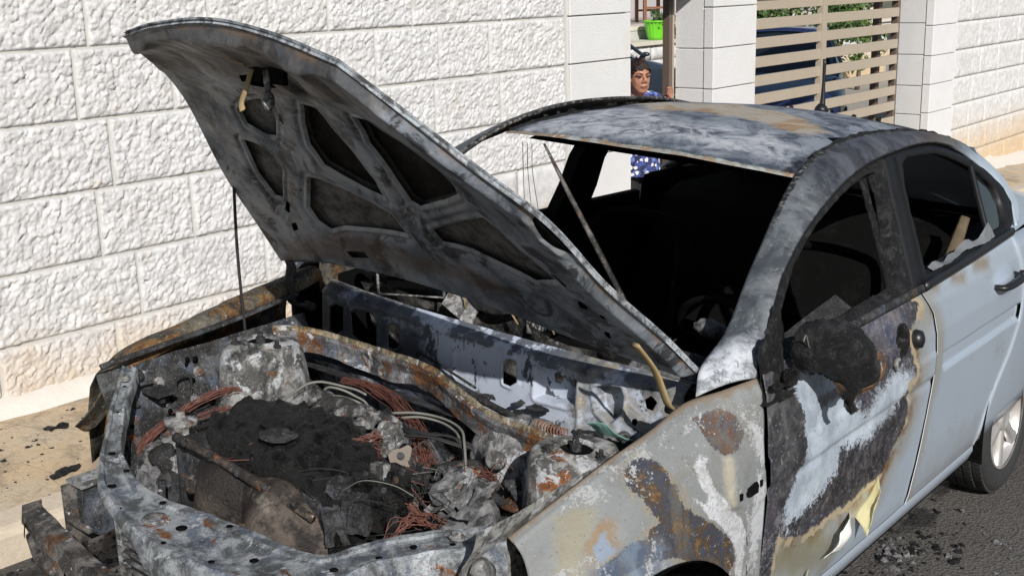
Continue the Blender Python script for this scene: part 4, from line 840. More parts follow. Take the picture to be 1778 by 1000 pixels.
# ---- strut towers, aprons, rails
def tower(s, mat):
    c = np.array([0.0, s*.555, .863]); th = np.linspace(0, 2*np.pi, 48, endpoint=False); rings = []
    for r, h, sq in ((.036, -.030, 0), (.037, -.006, 0), (.042, .004, 0), (.050, .005, 0), (.055, -.002, 0), (.085, -.004, .1), (.100, -.012, .2), (.112, -.035, .35), (.120, -.09, .45), (.135, -.20, .5), (.15, -.33, .5)):
        q = 1+sq*.12*np.cos(4*th); sx = 1.12 if h < -.003 else 1
        rings.append(np.stack([c[0]+sx*r*q*np.cos(th), c[1]+r*q*np.sin(th)-s*.0, c[2]+h+0*th], -1))
    o = cp(MB().grid(crumple(np.array(rings), .004, 13, 5+s), close_v=True), 'strut_tower', mat)
    for a in (.5, 2.6, 4.7): cp(MB().lathe([(.011, 0), (.011, .008), (.006, .009), (.006, .022), (.002, .023)], c+np.array([.072*math.cos(a), .072*math.sin(a), -.004]), (0, 0, 1), 8), 'stud', M_STEELD, o, False)
    cp(MB().lathe([(.014, -.02), (.014, .012), (.008, .014), (.008, .026)], c, (0, 0, 1), 8), 'strut_nut', M_STEELD, o, False)
    cp(MB().lathe([(.0405, -.004), (.001, -.0041)], c, (0, 0, 1), 20, caps=False), 'bearing_well', M_SOOT, o)
    return o
tower(1, M_TOWER); tower(-1, M_TOWERW)
def apron(s, mat):
    U, V = np.meshgrid(np.linspace(0, 1, 60), np.linspace(0, 1, 30), indexing='ij')
    x = -.47+.72*U; y = s*(.65-.055*sstep(0, .35, V)-.03*V); z = .875-.02*(1-U)-.42*V*(1-.15*U)
    h = .008*np.maximum(0, np.sin(x*26))*sstep(.15, .3, V)+.006*fbm(np.stack([x, y, z], -1), 9, 3)
    P = np.stack([x, y-s*h, z], -1); o = cp(MB().grid(P), 'inner_apron', mat)
    for k, (a, b, r) in enumerate(((-.36, .83, .013), (-.31, .80, .012), (-.40, .77, .009), (-.22, .74, .010), (-.26, .70, .008), (-.33, .69, .007), (-.42, .70, .009), (-.18, .80, .011))):
        yy = s*(.65-.055*float(sstep(0, .35, (.875-b)/.42))-.03*(.875-b)/.42)
        cp(MB().lathe([(r*1.5, 0), (r*1.5, .003), (r, .004), (r, .014), (r*.6, .015)], (a, yy, b), (0, -s, .2), 8), 'bolt', M_STEELP if k % 2 else M_STEELD, o, False)
    if s > 0:
        rr_ = np.random.RandomState(8)
        for k in range(16):
            a, b = rr_.uniform(-.44, -.14), rr_.uniform(.66, .84); yy = .65-.055*float(sstep(0, .35, (.875-b)/.42))-.03*(.875-b)/.42-.012; r = rr_.uniform(.004, .011)
            cp(MB().lathe([(r, .0), (r*.2, .001)], (a, yy, b), (0, -1, .15), 10), 'hole', M_SOOT, o)
        for a, b, w_, h_ in ((-.36, .79, .028, .022), (-.25, .77, .022, .034)):
            yy = .65-.055*float(sstep(0, .35, (.875-b)/.42))-.03*(.875-b)/.42-.010
            cp(MB().tube([(a-w_, yy, b-h_), (a-w_, yy, b+h_), (a+w_, yy, b+h_), (a+w_, yy, b-h_)], .004, 5, 30), 'pressed_rib', mat, o)
    # rail along the top of the apron
    Q = [(-.45, s*.655, .872), (-.25, s*.66, .885), (0, s*.67, .90), (.25, s*.675, .93)]
    
    if s > 0: cp(MB().tube(Q, .012, 6, 30, flat=.6), 'apron_rail', mat, o)
    return o
ap = apron(1, M_APRON); apron(-1, M_TOWERW)
cp(MB().box((-.345, .565, .80), (.03, .035, .004)).box((-.345, .58, .785), (.006, .03, .014)), 'bracket', M_STEELD, ap, False)
for s in (-1, 1): bevel(cp(MB().box((-.28, s*.52, .56), (.34, .045, .05)), 'chassis_rail', M_STEELD if s < 0 else M_APRON), .01)
# ---- right fender, buckled
fr_t = spl([(.36, .715, .985), (.17, .715, .955), (-.02, .715, .925), (-.2, .715, .895), (-.31, .712, .868), (-.38, .71, .83)], np.linspace(0, 1, 60))
G = np.stack([fr_t+np.array(d) for d in ((0, -.035, -.035), (0, -.028, -.006), (0, -.01, .004), (0, .02, .0), (0, .06, -.02), (0, .10, -.07), (0, .125, -.16), (0, .13, -.30))], 1)
G[:, 4:, 0] += -.02; G = crumple(G, .004, 9, 13); rf = solid(cp(MB().grid(G), 'fender', M_FENDR), .002); rf['label'] = 'right front fender, buckled and rusty'
P = np.array([[(-.38, .69, .84), (-.365, .71, .80), (-.36, .72, .74)], [(-.43, .71, .775), (-.41, .74, .73), (-.40, .75, .69)], [(-.475, .725, .72), (-.45, .75, .69), (-.44, .76, .66)], [(-.50, .735, .695), (-.48, .75, .68), (-.46, .76, .665)]])
Uu = np.linspace(0, 1, 12); P = np.stack([spl(P[:, k], Uu) for k in range(3)], 1); P = np.stack([spl(P[i], Uu) for i in range(12)], 0)
solid(cp(MB().grid(crumple(P, .004, 14, 3)), 'fender_tip', M_FENDR, rf), .002)
bevel(cp(MB().box((-.40, .66, .70), (.05, .012, .035), Matrix.Rotation(.3, 3, 'Y')), 'fender_bracket', M_FENDR, rf), .004)

# ---- front upper support: a wide pressed arc from tower to tower
SUP_OUT = [(-0.42, 0.607, 0.875), (-0.511, 0.518, 0.84), (-0.642, 0.367, 0.8), (-0.706, 0.291, 0.785), (-0.765, 0.187, 0.77), (-0.801, 0.065, 0.762), (-0.821, -0.051, 0.758), (-0.818, -0.153, 0.755), (-0.795, -0.268, 0.753), (-0.75, -0.37, 0.753), (-0.683, -0.445, 0.755), (-0.587, -0.461, 0.76), (-0.484, -0.524, 0.768), (-0.358, -0.635, 0.785)]
SUP_IN = [(-0.399, 0.572, 0.875), (-0.485, 0.492, 0.84), (-0.572, 0.396, 0.8), (-0.63, 0.306, 0.785), (-0.668, 0.198, 0.77), (-0.671, 0.104, 0.762), (-0.662, 0.038, 0.758), (-0.645, -0.061, 0.755), (-0.631, -0.177, 0.753), (-0.627, -0.3, 0.753), (-0.607, -0.356, 0.755), (-0.527, -0.384, 0.76), (-0.418, -0.447, 0.768), (-0.3, -0.573, 0.785)]
so = spl(SUP_OUT, np.linspace(0, 1, 170)); si = spl(SUP_IN, np.linspace(0, 1, 170))
G = []
for k, (a, h) in enumerate(((1.0, -.040), (1.0, -.003), (.96, .001), (.84, .0), (.80, -.006), (.62, -.008), (.5, -.009), (.34, -.008), (.20, -.006), (.15, .0), (.05, .002), (.0, -.003), (-.03, -.035), (-.02, -.085))):
    G.append(so+(si-so)*a+np.array([0, 0, h]))
G = np.stack(G, 1); ft = sstep(.40, .56, np.linspace(0, 1, 170)); G[:, 12, 2] += .022*(1-ft); G[:, 13, 2] += .066*(1-ft); em = np.exp(-(((np.linspace(0, 1, 170)-.36)/.05)**2)); G[:, 4:9, 2] -= (.010*em)[:, None]; G = crumple(G, .0035, 14, 17); G[:, :, 2] += .004*fbm(G, 6, 5)
sup = crisp(solid(cp(MB().grid(G), 'radiator_support', M_SUPPORT), .002), 28); sup['label'] = 'pressed steel radiator support across the nose, ash grey with rust'
def on_sup(t, a): 
    i = int(t*169); return so[i]+(si[i]-so[i])*a
for t, a, r in ((.455, .45, .026),): cp(MB().lathe([(r*.55, -.012), (r*.6, -.004), (r, -.003), (r*1.05, -.008), (r*1.25, -.0105)], on_sup(t, a)+np.array([0, 0, .004]), (0, 0, 1), 28, caps=False), 'latch_boss', M_STEELP, sup)
for t, a, r in ((.05, .5, .009), (.12, .5, .010), (.24, .5, .009), (.31, .85, .008), (.33, .3, .010), (.40, .1, .006), (.43, .8, .008), (.50, .55, .013), (.52, .12, .006), (.56, .88, .008), (.60, .15, .007), (.64, .5, .010), (.70, .3, .007), (.76, .5, .009), (.83, .35, .008), (.88, .5, .011), (.93, .4, .007)):
    cp(MB().lathe([(r, .0), (r*.2, .0005)], on_sup(t, a)+np.array([0, 0, -.0035 if .2 < a < .78 else .0045]), (0, 0, 1), 12), 'hole', M_SOOT, sup)
for t, a in ((.04, .5), (.935, .55)): cp(MB().lathe([(.018, 0), (.018, .003), (.011, .004), (.011, .012), (.004, .013)], on_sup(t, a)+np.array([0, 0, .003]), (0, 0, 1), 8), 'bolt', M_STEELP, sup, False)
# left end bracket hanging behind the fender tip
cp(MB().lathe([(.004, 0), (.024, .004), (.028, .02), (.02, .04)], (-.40, -.615, .745), (-1, -.2, -.2), 14), 'end_bracket', M_STEELP, sup)
# ---- bumper beam, its brackets, condenser
bo = spl([(-.675, .72, .475), (-.70, .66, .48), (-.735, .52, .485), (-.775, .25, .49), (-.79, 0, .49), (-.775, -.25, .49), (-.72, -.52, .49), (-.63, -.72, .49)], np.linspace(0, 1, 70))
G = np.stack([bo+np.array(d) for d in ((.045, 0, .055), (-.005, 0, .055), (-.012, 0, .02), (.006, 0, .012), (.006, 0, -.012), (-.012, 0, -.02), (-.005, 0, -.055), (.045, 0, -.055))], 1); G = crumple(G, .008, 9, 23)
bm_ = crisp(solid(cp(MB().grid(G), 'bumper_beam', M_BEAM), .003)); bm_['label'] = 'bare rusty bumper beam without its cover'
for y, z in ((.66, .50), (.40, .49)): cp(MB().lathe([(.02, 0), (.004, .001)], (-.715 if y > .5 else -.765, y, z), (-1, .5, .2), 12), 'hole', M_SOOT, bm_)
for s in (1, -1):
    o = bevel(cp(MB().box((-.55, s*.60, .53), (.085, .005, .085)).box((-.565, s*.55, .52), (.07, .05, .006)).box((-.49, s*.53, .53), (.006, .08, .085)), 'crash_bracket', M_BEAM), .003)
    cp(MB().box((-.55, s*.565, .625), (.07, .035, .004)), 'bracket_plate', M_STEELP, o, False)
cr_ = bevel(cp(MB().box((-.60, 0, .50), (.015, .36, .19)), 'condenser', M_STEELD, smooth=False), .004)
for k in range(13): cp(MB().tube([(-.622, .36, .66-.024*k), (-.628, .1, .66-.024*k+.004*math.sin(k)), (-.622, -.36, .66-.024*k)], .0075, 6, 20, flat=.6), 'condenser_tube', M_ASHL, cr_)
cp(MB().box((-.605, .375, .50), (.018, .018, .18)), 'condenser_tank', M_STEELP, cr_, False)
cp(MB().lathe([(.02, -.05), (.055, -.04), (.065, 0), (.055, .03), (.02, .04)], (-.47, .585, .615), (-1, .3, .1), 18), 'horn', M_STEELD)
for k in range(7):
    a = k*1.1; cp(MB().tube([(-.47+.02*math.cos(a), .57, .60), (-.475+.03*math.cos(a), .565+.02*math.sin(a), .55), (-.47, .56+.03*math.cos(2*a), .50)], .004, 5, 10), 'charred_wire', M_WIRE)
# ------------------------------------------------------------------ engine bay
def blob(c, r, amp, sc, seed, ku=22, kv=14, mbx=None, rot=None):
    """a lumpy closed form: ellipsoid with fractal relief"""
    th = np.linspace(0, 2*np.pi, ku, endpoint=False); ph = np.linspace(.02, np.pi-.02, kv)
    D = np.stack([np.sin(ph)[:, None]*np.cos(th), np.sin(ph)[:, None]*np.sin(th), np.cos(ph)[:, None]+0*th], -1)
    V = D*np.array(r)
    if rot is not None: V = V@np.array(rot).T
    V = V+np.array(c); V = V+D*(amp*fbm(V, sc, seed, 4))[..., None]
    mbx = mbx or MB(); n0 = mbx.n; mbx.grid(V, close_v=True); mbx.f += [tuple(n0+j for j in range(ku)), tuple(n0+(kv-1)*ku+j for j in reversed(range(ku)))]; return mbx
def melt_top(poly, z, th, amp, sc, seed, res=.008, edge=.03):
    """charred slab with a molten surface over an outline (x, y)"""
    poly = np.array(poly); lo, hi = poly.min(0)-.02, poly.max(0)+.02
    X, Y = np.meshgrid(np.arange(lo[0], hi[0], res), np.arange(lo[1], hi[1], res), indexing='ij'); Q = np.stack([X, Y, 0*X], -1)
    s = sdf_poly(np.stack([X, Y], -1)+.012*np.stack([vnoise(Q, 25, 1), vnoise(Q, 25, 2)], -1), poly)
    zz = z(X, Y) if callable(z) else z
    m = sstep(-.004, edge, s); Z = zz-th*(1-m)+m*amp*(fbm(Q, sc, seed, 4, .6)+.6*(1-np.abs(vnoise(Q, sc*1.6, seed+7))*2))
    keep = ((s[:-1, :-1]+s[1:, 1:])/2 > -.012)
    return MB().grid(np.stack([X, Y, Z], -1), keep)
en = empty('engine'); en.parent = car
COV = [(-.41, .335), (-.31, .39), (-.20, .38), (-.13, .25), (-.12, .06), (-.16, -.10), (-.24, -.16), (-.36, -.24), (-.46, -.22), (-.45, -.05), (-.46, .15)]
o = cp(melt_top(COV, lambda X, Y: .795-.035*sstep(.0, -.2, Y)-.03*sstep(.3, .45, Y)+.012*sstep(-.30, -.27, X)-.014*np.exp(-((X+.36)/.018)**2)+.010*np.exp(-((Y-.02)/.02)**2)+.008*np.sin(Y*42)*sstep(-.33, -.38, X), .16, .011, 17, 4, .005), 'melted_cover', M_MELT, en); o['label'] = 'black molten engine cover'
cp(blob((-.335, .10, .806), (.045, .05, .004), .006, 60, 3), 'filler_cap', burnt('cap_ash', (.06, .06, .06), .5, 0, .25, 0, 20, 145.), en)
bevel(cp(MB().box((-.29, .09, .60), (.15, .30, .15)), 'engine_block', M_STEELD, en), .02)
# coil packs / valve cover end, in blocks
for k, (x, y, z, a, b, c_) in enumerate(((-.40, -.235, .735, .026, .030, .040), (-.35, -.265, .735, .024, .028, .045), (-.30, -.255, .745, .024, .026, .040), (-.385, -.165, .765, .03, .035, .022), (-.255, -.235, .75, .022, .026, .035), (-.33, -.19, .77, .03, .03, .018), (-.43, -.19, .70, .02, .03, .04), (-.36, -.31, .69, .03, .02, .04))):
    q = crisp(cp(rbox((x, y, z), (a, b, c_), Matrix.Rotation(.35+.1*k, 3, 'Z'), .006, 28, 300+k, 6, None, .85), 'coil_housing', M_MELT if k % 3 else M_STEELD, en), 40)
    cp(MB().tube([(x, y, z+c_*.6), (x+.006, y-.004, z+c_+.012)], [.010, .007], 8, 4), 'terminal', M_STEELD, q)
# exhaust heat shield in two bulges
U, V = np.meshgrid(np.linspace(0, 1, 60), np.linspace(0, 1, 44), indexing='ij')
y = .29-.48*U; th = V*1.9; ends = (1-np.abs(2*U-1)**6)**.5
pr = (.050+.085*np.exp(-((U-.70)/.17)**2)+.055*np.exp(-((U-.25)/.13)**2)-.015*np.exp(-((U-.47)/.06)**2))*(.25+.75*ends)
x = -.435-pr*np.sin(th*.95)*(.3+.7*ends); z = .645+.02*np.sin(U*3)-.05*U+(.100+.035*np.exp(-((U-.70)/.16)**2)+.012*np.exp(-((U-.25)/.12)**2))*np.cos(th)*(.4+.6*ends)
P = crumple(np.stack([x, y, z], -1), .004, 16, 4); hs = solid(cp(MB().grid(P), 'heat_shield', M_SHIELD, en), .003); hs['label'] = 'brown heat shield over the exhaust manifold'
for c_, r in (((-.562, -.02, .655), .020), ((-.50, .235, .69), .012), ((-.50, .10, .64), .011)):
    cp(MB().lathe([(r*1.9, .0), (r*1.5, .006), (r, .010), (r*.95, -.01)], c_, (-1, -.1, .5), 16, caps=False), 'shield_boss', M_SHIELD, hs)
    cp(MB().lathe([(r*.8, 0), (r*.8, .014), (r*.4, .016)], np.array(c_)-np.array((-.01, 0, .004)), (-1, -.1, .5), 8), 'bolt', M_STEELD, hs, False)
cp(MB().tube([(-.46, .34, .77), (-.47, .15, .765), (-.475, -.05, .745), (-.465, -.16, .72)], [.013, .011, .013, .010], 8, 30), 'manifold_flange', burnt('manifold', (.10, .08, .065), .5, .4, .15, .05, 14, 131.), en)
for k in range(5): cp(MB().lathe([(.010, 0), (.010, .014), (.005, .015)], (-.478, .28-.10*k, .775-.008*k), (-.5, 0, 1), 6), 'stud', M_STEELD, en, False)
# timing side: belt cover edge, pulleys, engine mount
tc = cp(MB().box((-.29, .375, .66), (.09, .012, .10)).box((-.26, .39, .60), (.09, .01, .12)), 'timing_cover', M_MELT, en, False)
for k in range(7): cp(MB().box((-.375+.028*k, .392, .68), (.005, .006, .075)), 'cover_rib', M_MELT, tc, False)
pu = cp(MB().lathe([(.02, -.012), (.058, -.012), (.062, -.004), (.054, 0), (.062, .004), (.058, .012), (.02, .014)], (-.43, .44, .575), (.1, 1, 0), 32), 'pulley', M_STEELD, en)
cp(MB().lathe([(.006, 0), (.018, .004), (.018, .02)], (-.43, .455, .575), (.1, 1, 0), 8), 'hub_bolt', M_STEELD, pu)
mo = cp(MB().lathe([(.062, -.075), (.064, -.04), (.052, -.03), (.050, -.012), (.058, -.008), (.058, .0), (.040, .004), (.038, .03), (.044, .034), (.044, .048), (.012, .052), (.012, .066), (.003, .067)], (-.33, .50, .69), (0, .0, 1), 26), 'engine_mount', M_STEELP, en)
bevel(cp(MB().box((-.355, .495, .605), (.062, .062, .055), Matrix.Rotation(.12, 3, 'Z')).box((-.345, .495, .664), (.075, .075, .004), Matrix.Rotation(.12, 3, 'Z')), 'mount_bracket', M_STEELP, mo), .005)
bevel(cp(MB().box((-.29, .44, .655), (.06, .05, .008), Matrix.Rotation(.3, 3, 'Z')), 'mount_arm', M_STEELP, mo), .003)
cp(melt_top([(-.51, .50), (-.44, .50), (-.43, .43), (-.50, .41)], .655, .05, .010, 40, 8, .004, .02), 'ash_lump', M_ASHL, en)
cp(MB().tube([(-.50, .36, .66), (-.51, .355, .60)], .010, 8, 6), 'dipstick_tube', M_STEELD, en)
# gearbox / starter clutter between engine and battery
cl = en
for k, (c_, r, m) in enumerate((((-.35, -.33, .60), (.07, .06, .05), M_STEELD), ((-.42, -.30, .52), (.08, .07, .05), M_MELT), ((-.22, -.30, .62), (.05, .05, .04), M_MELT), ((-.28, -.40, .55), (.07, .06, .05), M_STEELD), ((-.47, -.20, .56), (.06, .07, .04), M_MELT), ((-.15, -.20, .66), (.05, .05, .04), M_STEELD))):
    crisp(cp(rbox(c_, np.array(r)*.85, Matrix.Rotation(.5*k, 3, 'Z') @ Matrix.Rotation(.3*k, 3, 'X'), .012, 20, 40+k, 7), 'gearbox_casting', m, cl), 35)
for k, (p, ax, r, L, m) in enumerate((((-.34, -.36, .68), (.4, -1, .25), .027, .075, M_STEELD), ((-.30, -.44, .665), (.3, -1, .1), .020, .03, M_STEELP), ((-.43, -.33, .64), (-.5, -.8, .6), .018, .05, M_STEELD), ((-.25, -.16, .745), (.2, .1, 1), .030, .04, M_ALU), ((-.20, -.02, .765), (.3, -1, .1), .035, .06, M_ALU), ((-.08, .10, .73), (.2, -1, 0), .045, .10, M_ALU), ((-.36, -.42, .60), (-.6, -.5, .4), .022, .05, M_STEELD), ((-.18, -.36, .63), (-.2, -.2, 1), .020, .05, M_ALU))):
    cp(MB().lathe([(r*.6, 0), (r, .004), (r, L*.45), (r*.8, L*.5), (r*.8, L*.9), (r*.4, L)], p, ax, 14), 'fitting', m, cl)
# throttle body, alloy castings, bracket, pipes
for k in range(4):
    y0 = .26-.075*k; cp(MB().tube(crumple(np.array([(-.15, y0, .775), (-.10, y0-.01, .80), (-.04, y0-.02, .785), (.0, y0-.03, .74)]), .003, 18, k), [.020, .019, .018, .017], 12, 24), 'intake_runner', M_ALU, en)
bevel(cp(MB().box((-.155, .15, .768), (.012, .15, .03), Matrix.Rotation(.08, 3, 'Z')), 'intake_flange', M_STEELD, en), .004)
cp(MB().lathe([(.03, 0), (.036, .004), (.036, .045), (.030, .05), (.026, .05), (.024, .01)], (-.09, -.03, .76), (-.4, -.6, .5), 20), 'throttle_body', M_ALU, en)
M_BRK = plain('pale_bracket', (.20, .17, .14), .7, 0, .35, 25)
br = bevel(cp(MB().prism([(-.02, .022), (0, .026), (.018, .036), (.028, .028), (.024, .008), (.016, -.008), (.024, -.030), (.014, -.040), (.004, -.018), (-.014, -.010), (-.028, -.012), (-.032, .008)], .005, (-.165, -.15, .768), (.6, -.8, 0), (.1, .1, .98)), 'bracket', M_BRK, en, False), .0015)
for c_ in ((-.165, -.15, .775), (-.175, -.168, .745)): cp(MB().lathe([(.010, 0), (.010, .006), (.006, .007)], c_, (-1, -.5, .3), 10), 'bolt', M_STEELD, br, False)
cp(MB().tube([(-.16, -.08, .75), (-.13, -.075, .775), (-.135, -.075, .805)], .018, 8, 8).lathe([(.012, -.006), (.024, -.005), (.024, .005), (.012, .006)], (-.135, -.075, .81), (-.6, -.5, .5), 18), 'sensor', M_STEELP, en)
pipes = [[(-.14, .33, .77), (-.06, .34, .79), (.0, .32, .80), (.035, .24, .795), (.045, .18, .785)], [(.0, .30, .74), (.0, .30, .78), (.01, .27, .79), (.04, .20, .775), (.03, .14, .745)], [(-.02, .28, .74), (-.02, .28, .772), (.0, .24, .782), (.02, .16, .765), (.0, .11, .735)],
         [(-.04, .26, .735), (-.04, .255, .762), (-.01, .21, .768), (.01, .13, .75)],
         [(.02, .06, .775), (.06, -.01, .785), (.065, -.08, .785), (.045, -.155, .785), (-.005, -.215, .775), (-.06, -.26, .72), (-.10, -.30, .64)],
         [(.03, .04, .765), (.07, -.03, .772), (.07, -.10, .77), (.035, -.165, .765), (-.015, -.22, .75), (-.07, -.265, .70), (-.09, -.29, .62)],
         [(-.13, -.16, .70), (-.15, -.22, .69), (-.19, -.27, .67), (-.23, -.30, .63)], [(-.14, -.18, .68), (-.17, -.24, .67), (-.21, -.29, .64)]]
for q, p in enumerate(pipes): cp(MB().tube(crumple(spl(p, np.linspace(0, 1, 9)), .005, 22, q), .0036, 7, 50), 'metal_pipe', M_PIPE, en)
# burnt wiring: bundles of bare copper strands
def bundle(name, path, k, spread, mat, seed, r=.0011, parent=en):
    rs = np.random.RandomState(seed); mb = MB(); t = np.linspace(0, 1, 30); base = spl(path, t)
    for i in range(k):
        kk = rs.rand()*.8+.6
        o = rs.randn(3)*spread*np.array([1, 1, .7]); w = base+o*(.35+.9*t[:, None]*(1.2-t[:, None])*2)
        for a in range(3): w[:, a] += spread*.75*kk*fbm(np.stack([t*6+i*3.1, 0*t+a*5, 0*t], -1), 1, seed+i)
        mb.tube(w, r, 4, caps=False)
    return cp(mb, name, mat, parent)
bundle('wire_bundle', [(.13, .36, .76), (.13, .26, .77), (.115, .16, .765), (.075, .06, .755), (.03, -.02, .745), (-.02, -.09, .72), (-.07, -.16, .67)], 34, .011, M_COPPER, 1)
bundle('wire_bundle', [(.03, -.02, .745), (-.03, -.09, .71), (-.09, -.18, .66), (-.15, -.26, .62), (-.20, -.31, .58)], 26, .010, M_COPPER, 2)
bundle('wire_bundle', [(-.27, .03, .80), (-.24, -.02, .79), (-.20, -.06, .79), (-.20, -.12, .78)], 16, .008, M_COPPER, 3)
bundle('wire_bundle', [(-.22, -.30, .68), (-.20, -.36, .66), (-.22, -.42, .63), (-.27, -.45, .60)], 22, .012, M_COPPER, 4)
bundle('wire_bundle', [(-.41, -.32, .66), (-.36, -.34, .73), (-.30, -.37, .72), (-.26, -.40, .66), (-.24, -.44, .62)], 12, .012, M_COPPER, 5)
bundle('wire_bundle', [(-.47, .55, .58), (-.455, .55, .65), (-.38, .545, .70), (-.28, .54, .74), (-.16, .52, .765), (-.09, .50, .75)], 16, .006, M_COPPER, 6)
bundle('wire_bundle', [(-.36, .53, .695), (-.28, .50, .725), (-.20, .48, .735), (-.14, .46, .72)], 8, .006, M_COPPER, 7)
bundle('wire_bundle', [(-.11, -.40, .755), (-.08, -.35, .76), (-.09, -.30, .74), (-.16, -.33, .70)], 26, .010, M_COPPER, 8)
bundle('charred_loom', [(.04, .10, .77), (.0, .02, .765), (-.03, -.06, .77), (.0, -.16, .775), (.02, -.22, .76)], 5, .006, M_WIRE, 9, .004)
bundle('charred_loom', [(-.46, .54, .60), (-.47, .545, .64), (-.46, .55, .69)], 18, .010, M_WIRE, 10, .002)
bundle('charred_loom', [(-.26, -.26, .63), (-.32, -.30, .585), (-.40, -.33, .565), (-.46, -.30, .60)], 12, .012, M_WIRE, 11, .003)
for k, pth in enumerate(([(-.46, -.26, .66), (-.42, -.30, .68), (-.36, -.36, .66), (-.30, -.40, .63)], [(-.44, -.38, .62), (-.38, -.40, .66), (-.31, -.38, .69), (-.25, -.34, .71)], [(-.30, -.30, .74), (-.27, -.33, .70), (-.28, -.40, .66), (-.34, -.44, .62)], [(-.15, -.14, .76), (-.17, -.20, .73), (-.20, -.27, .69), (-.22, -.30, .63)], [(-.05, .02, .78), (-.10, -.04, .80), (-.16, -.06, .80), (-.22, -.04, .79)])): bundle('wire_bundle', pth, 12, .010, M_COPPER if k % 2 == 0 else M_WIRE, 40+k, .0017)
rw = np.random.RandomState(77)
for k, (num, m) in enumerate(((26, M_COPPER), (40, M_WIRE), (12, M_PIPE))):   # loose strands lying over everything, too fine to tell apart
    mb = MB()
    for j in range(num):
        p0 = np.array([rw.uniform(-.45, .02), rw.uniform(-.42, .30), rw.uniform(.70, .80)]); L = rw.uniform(.06, .20); a = rw.uniform(0, 6.28)
        d_ = np.array([math.cos(a)*L, math.sin(a)*L, rw.uniform(-.06, .0)]); w_ = np.array([p0, p0+d_*.35+rw.randn(3)*.018, p0+d_*.7+rw.randn(3)*.018, p0+d_])
        mb.tube(w_, .0011, 4, 22, caps=False)
    cp(mb, 'loose_wires', m, en)['kind'] = 'stuff'
# brake booster and master cylinder
bb_ = cp(MB().lathe([(.010, -.06), (.055, -.058), (.100, -.050), (.116, -.03), (.122, -.012), (.124, -.004), (.118, 0), (.110, .004), (.106, .012), (.085, .018), (.060, .020), (.056, .028), (.030, .030), (.028, .036)], (.10, -.235, .695), (-1, .22, .28), 40), 'brake_booster', burnt('booster_ashed', (.30, .30, .30), .30, .05, .6, .1, 7, 141.), car)
cp(MB().lathe([(.018, 0), (.024, .003), (.024, .03), (.019, .032)], (.045, -.285, .735), (-1, -.1, .5), 16), 'check_valve', M_STEELP, bb_)
cp(MB().tube([(.02, -.23, .70), (-.06, -.215, .72), (-.10, -.21, .725)], [.030, .026, .022], 10, 10), 'master_cylinder', M_STEELD, bb_)
# burnt down battery on its tray
bt = cp(melt_top([(-.33, -.37), (-.24, -.29), (-.13, -.27), (-.06, -.33), (-.10, -.43), (-.19, -.49), (-.29, -.46)], lambda X, Y: .70+.05*sstep(-.3, -.1, X), .14, .014, 20, 14, .006), 'battery_remains', M_ASHL, car); bt['label'] = 'grey ash lump left of the battery'
for k in range(7): solid(cp(MB().grid(crumple(np.array([[(-.27+.022*a+.02*(k % 4), -.35-.025*(k % 5)+.014*b, .725+.010*a+.004*k) for b in range(4)] for a in range(5)]), .014, 34, k)), 'battery_plate', M_ASHL if k % 3 else M_STEELP, bt, False), .002)
bevel(cp(MB().box((-.06, -.42, .70), (.035, .03, .006)).box((-.03, -.44, .74), (.006, .012, .04)), 'battery_clamp', M_RUSTBAR, bt), .003)
# more burnt fittings: hoses, clips, a fuse box shell, relay stubs, broken casting edges
rq = np.random.RandomState(21)
for k, pth in enumerate(([(-.12, .30, .74), (-.05, .36, .70), (.05, .40, .68), (.12, .42, .66)], [(-.48, .20, .60), (-.53, .05, .57), (-.52, -.12, .56), (-.45, -.22, .58)], [(-.05, -.10, .70), (-.08, -.22, .66), (-.16, -.34, .60), (-.26, -.42, .54)], [(.06, .20, .70), (.02, .08, .68), (-.04, -.02, .68)], [(-.20, -.44, .58), (-.30, -.46, .60), (-.40, -.42, .58), (-.46, -.34, .54)])):
    cp(MB().tube(crumple(np.array(pth), .012, 12, k), [.013, .015, .014, .012][:len(pth)] if len(pth) < 4 else [.013, .016, .014, .012], 9, 34), 'hose', M_MELT if k % 2 else M_STEELD, en)
for k in range(34):
    x, y = rq.uniform(-.46, -.02), rq.uniform(-.42, .05); z = .66+.05*rq.rand()+.05*(x > -.2); ax = rq.randn(3)*np.array([1, 1, .6]); r = rq.uniform(.005, .012); L = rq.uniform(.012, .045)
    cp(MB().lathe([(r*1.5, 0), (r*1.5, L*.25), (r, L*.27), (r, L*.9), (r*.5, L)], (x, y, z), ax, 8), 'fastener', (M_STEELD, M_ALU, M_STEELD, M_BEAM)[k % 4], en, False)
for k, (x, y, z, a) in enumerate(((-.22, -.36, .70, .3), (-.38, -.38, .63, 1.0), (-.10, .02, .79, .6), (-.46, -.12, .64, .2), (-.05, -.18, .72, .9))):
    q = np.array([[(0.045*u-.02, .03*v-.015+.01*math.sin(3*u), .012*math.sin(4*v+2*u)) for v in np.linspace(0, 1, 5)] for u in np.linspace(0, 1, 6)]); R = np.array(Matrix.Rotation(a*3, 3, 'Z') @ Matrix.Rotation(.8*a, 3, 'X'))
    solid(cp(MB().grid(crumple(q@R.T+np.array([x, y, z]), .006, 40, k)), 'torn_bracket', (M_STEELD, M_BEAM, M_ALU)[k % 3], en), .0025)
sp_ = cp(MB().lathe([(.022, 0), (.034, .004), (.036, .05), (.030, .056)], (-.40, .47, .63), (-.3, .3, 1), 18), 'tensioner', M_STEELD, en)
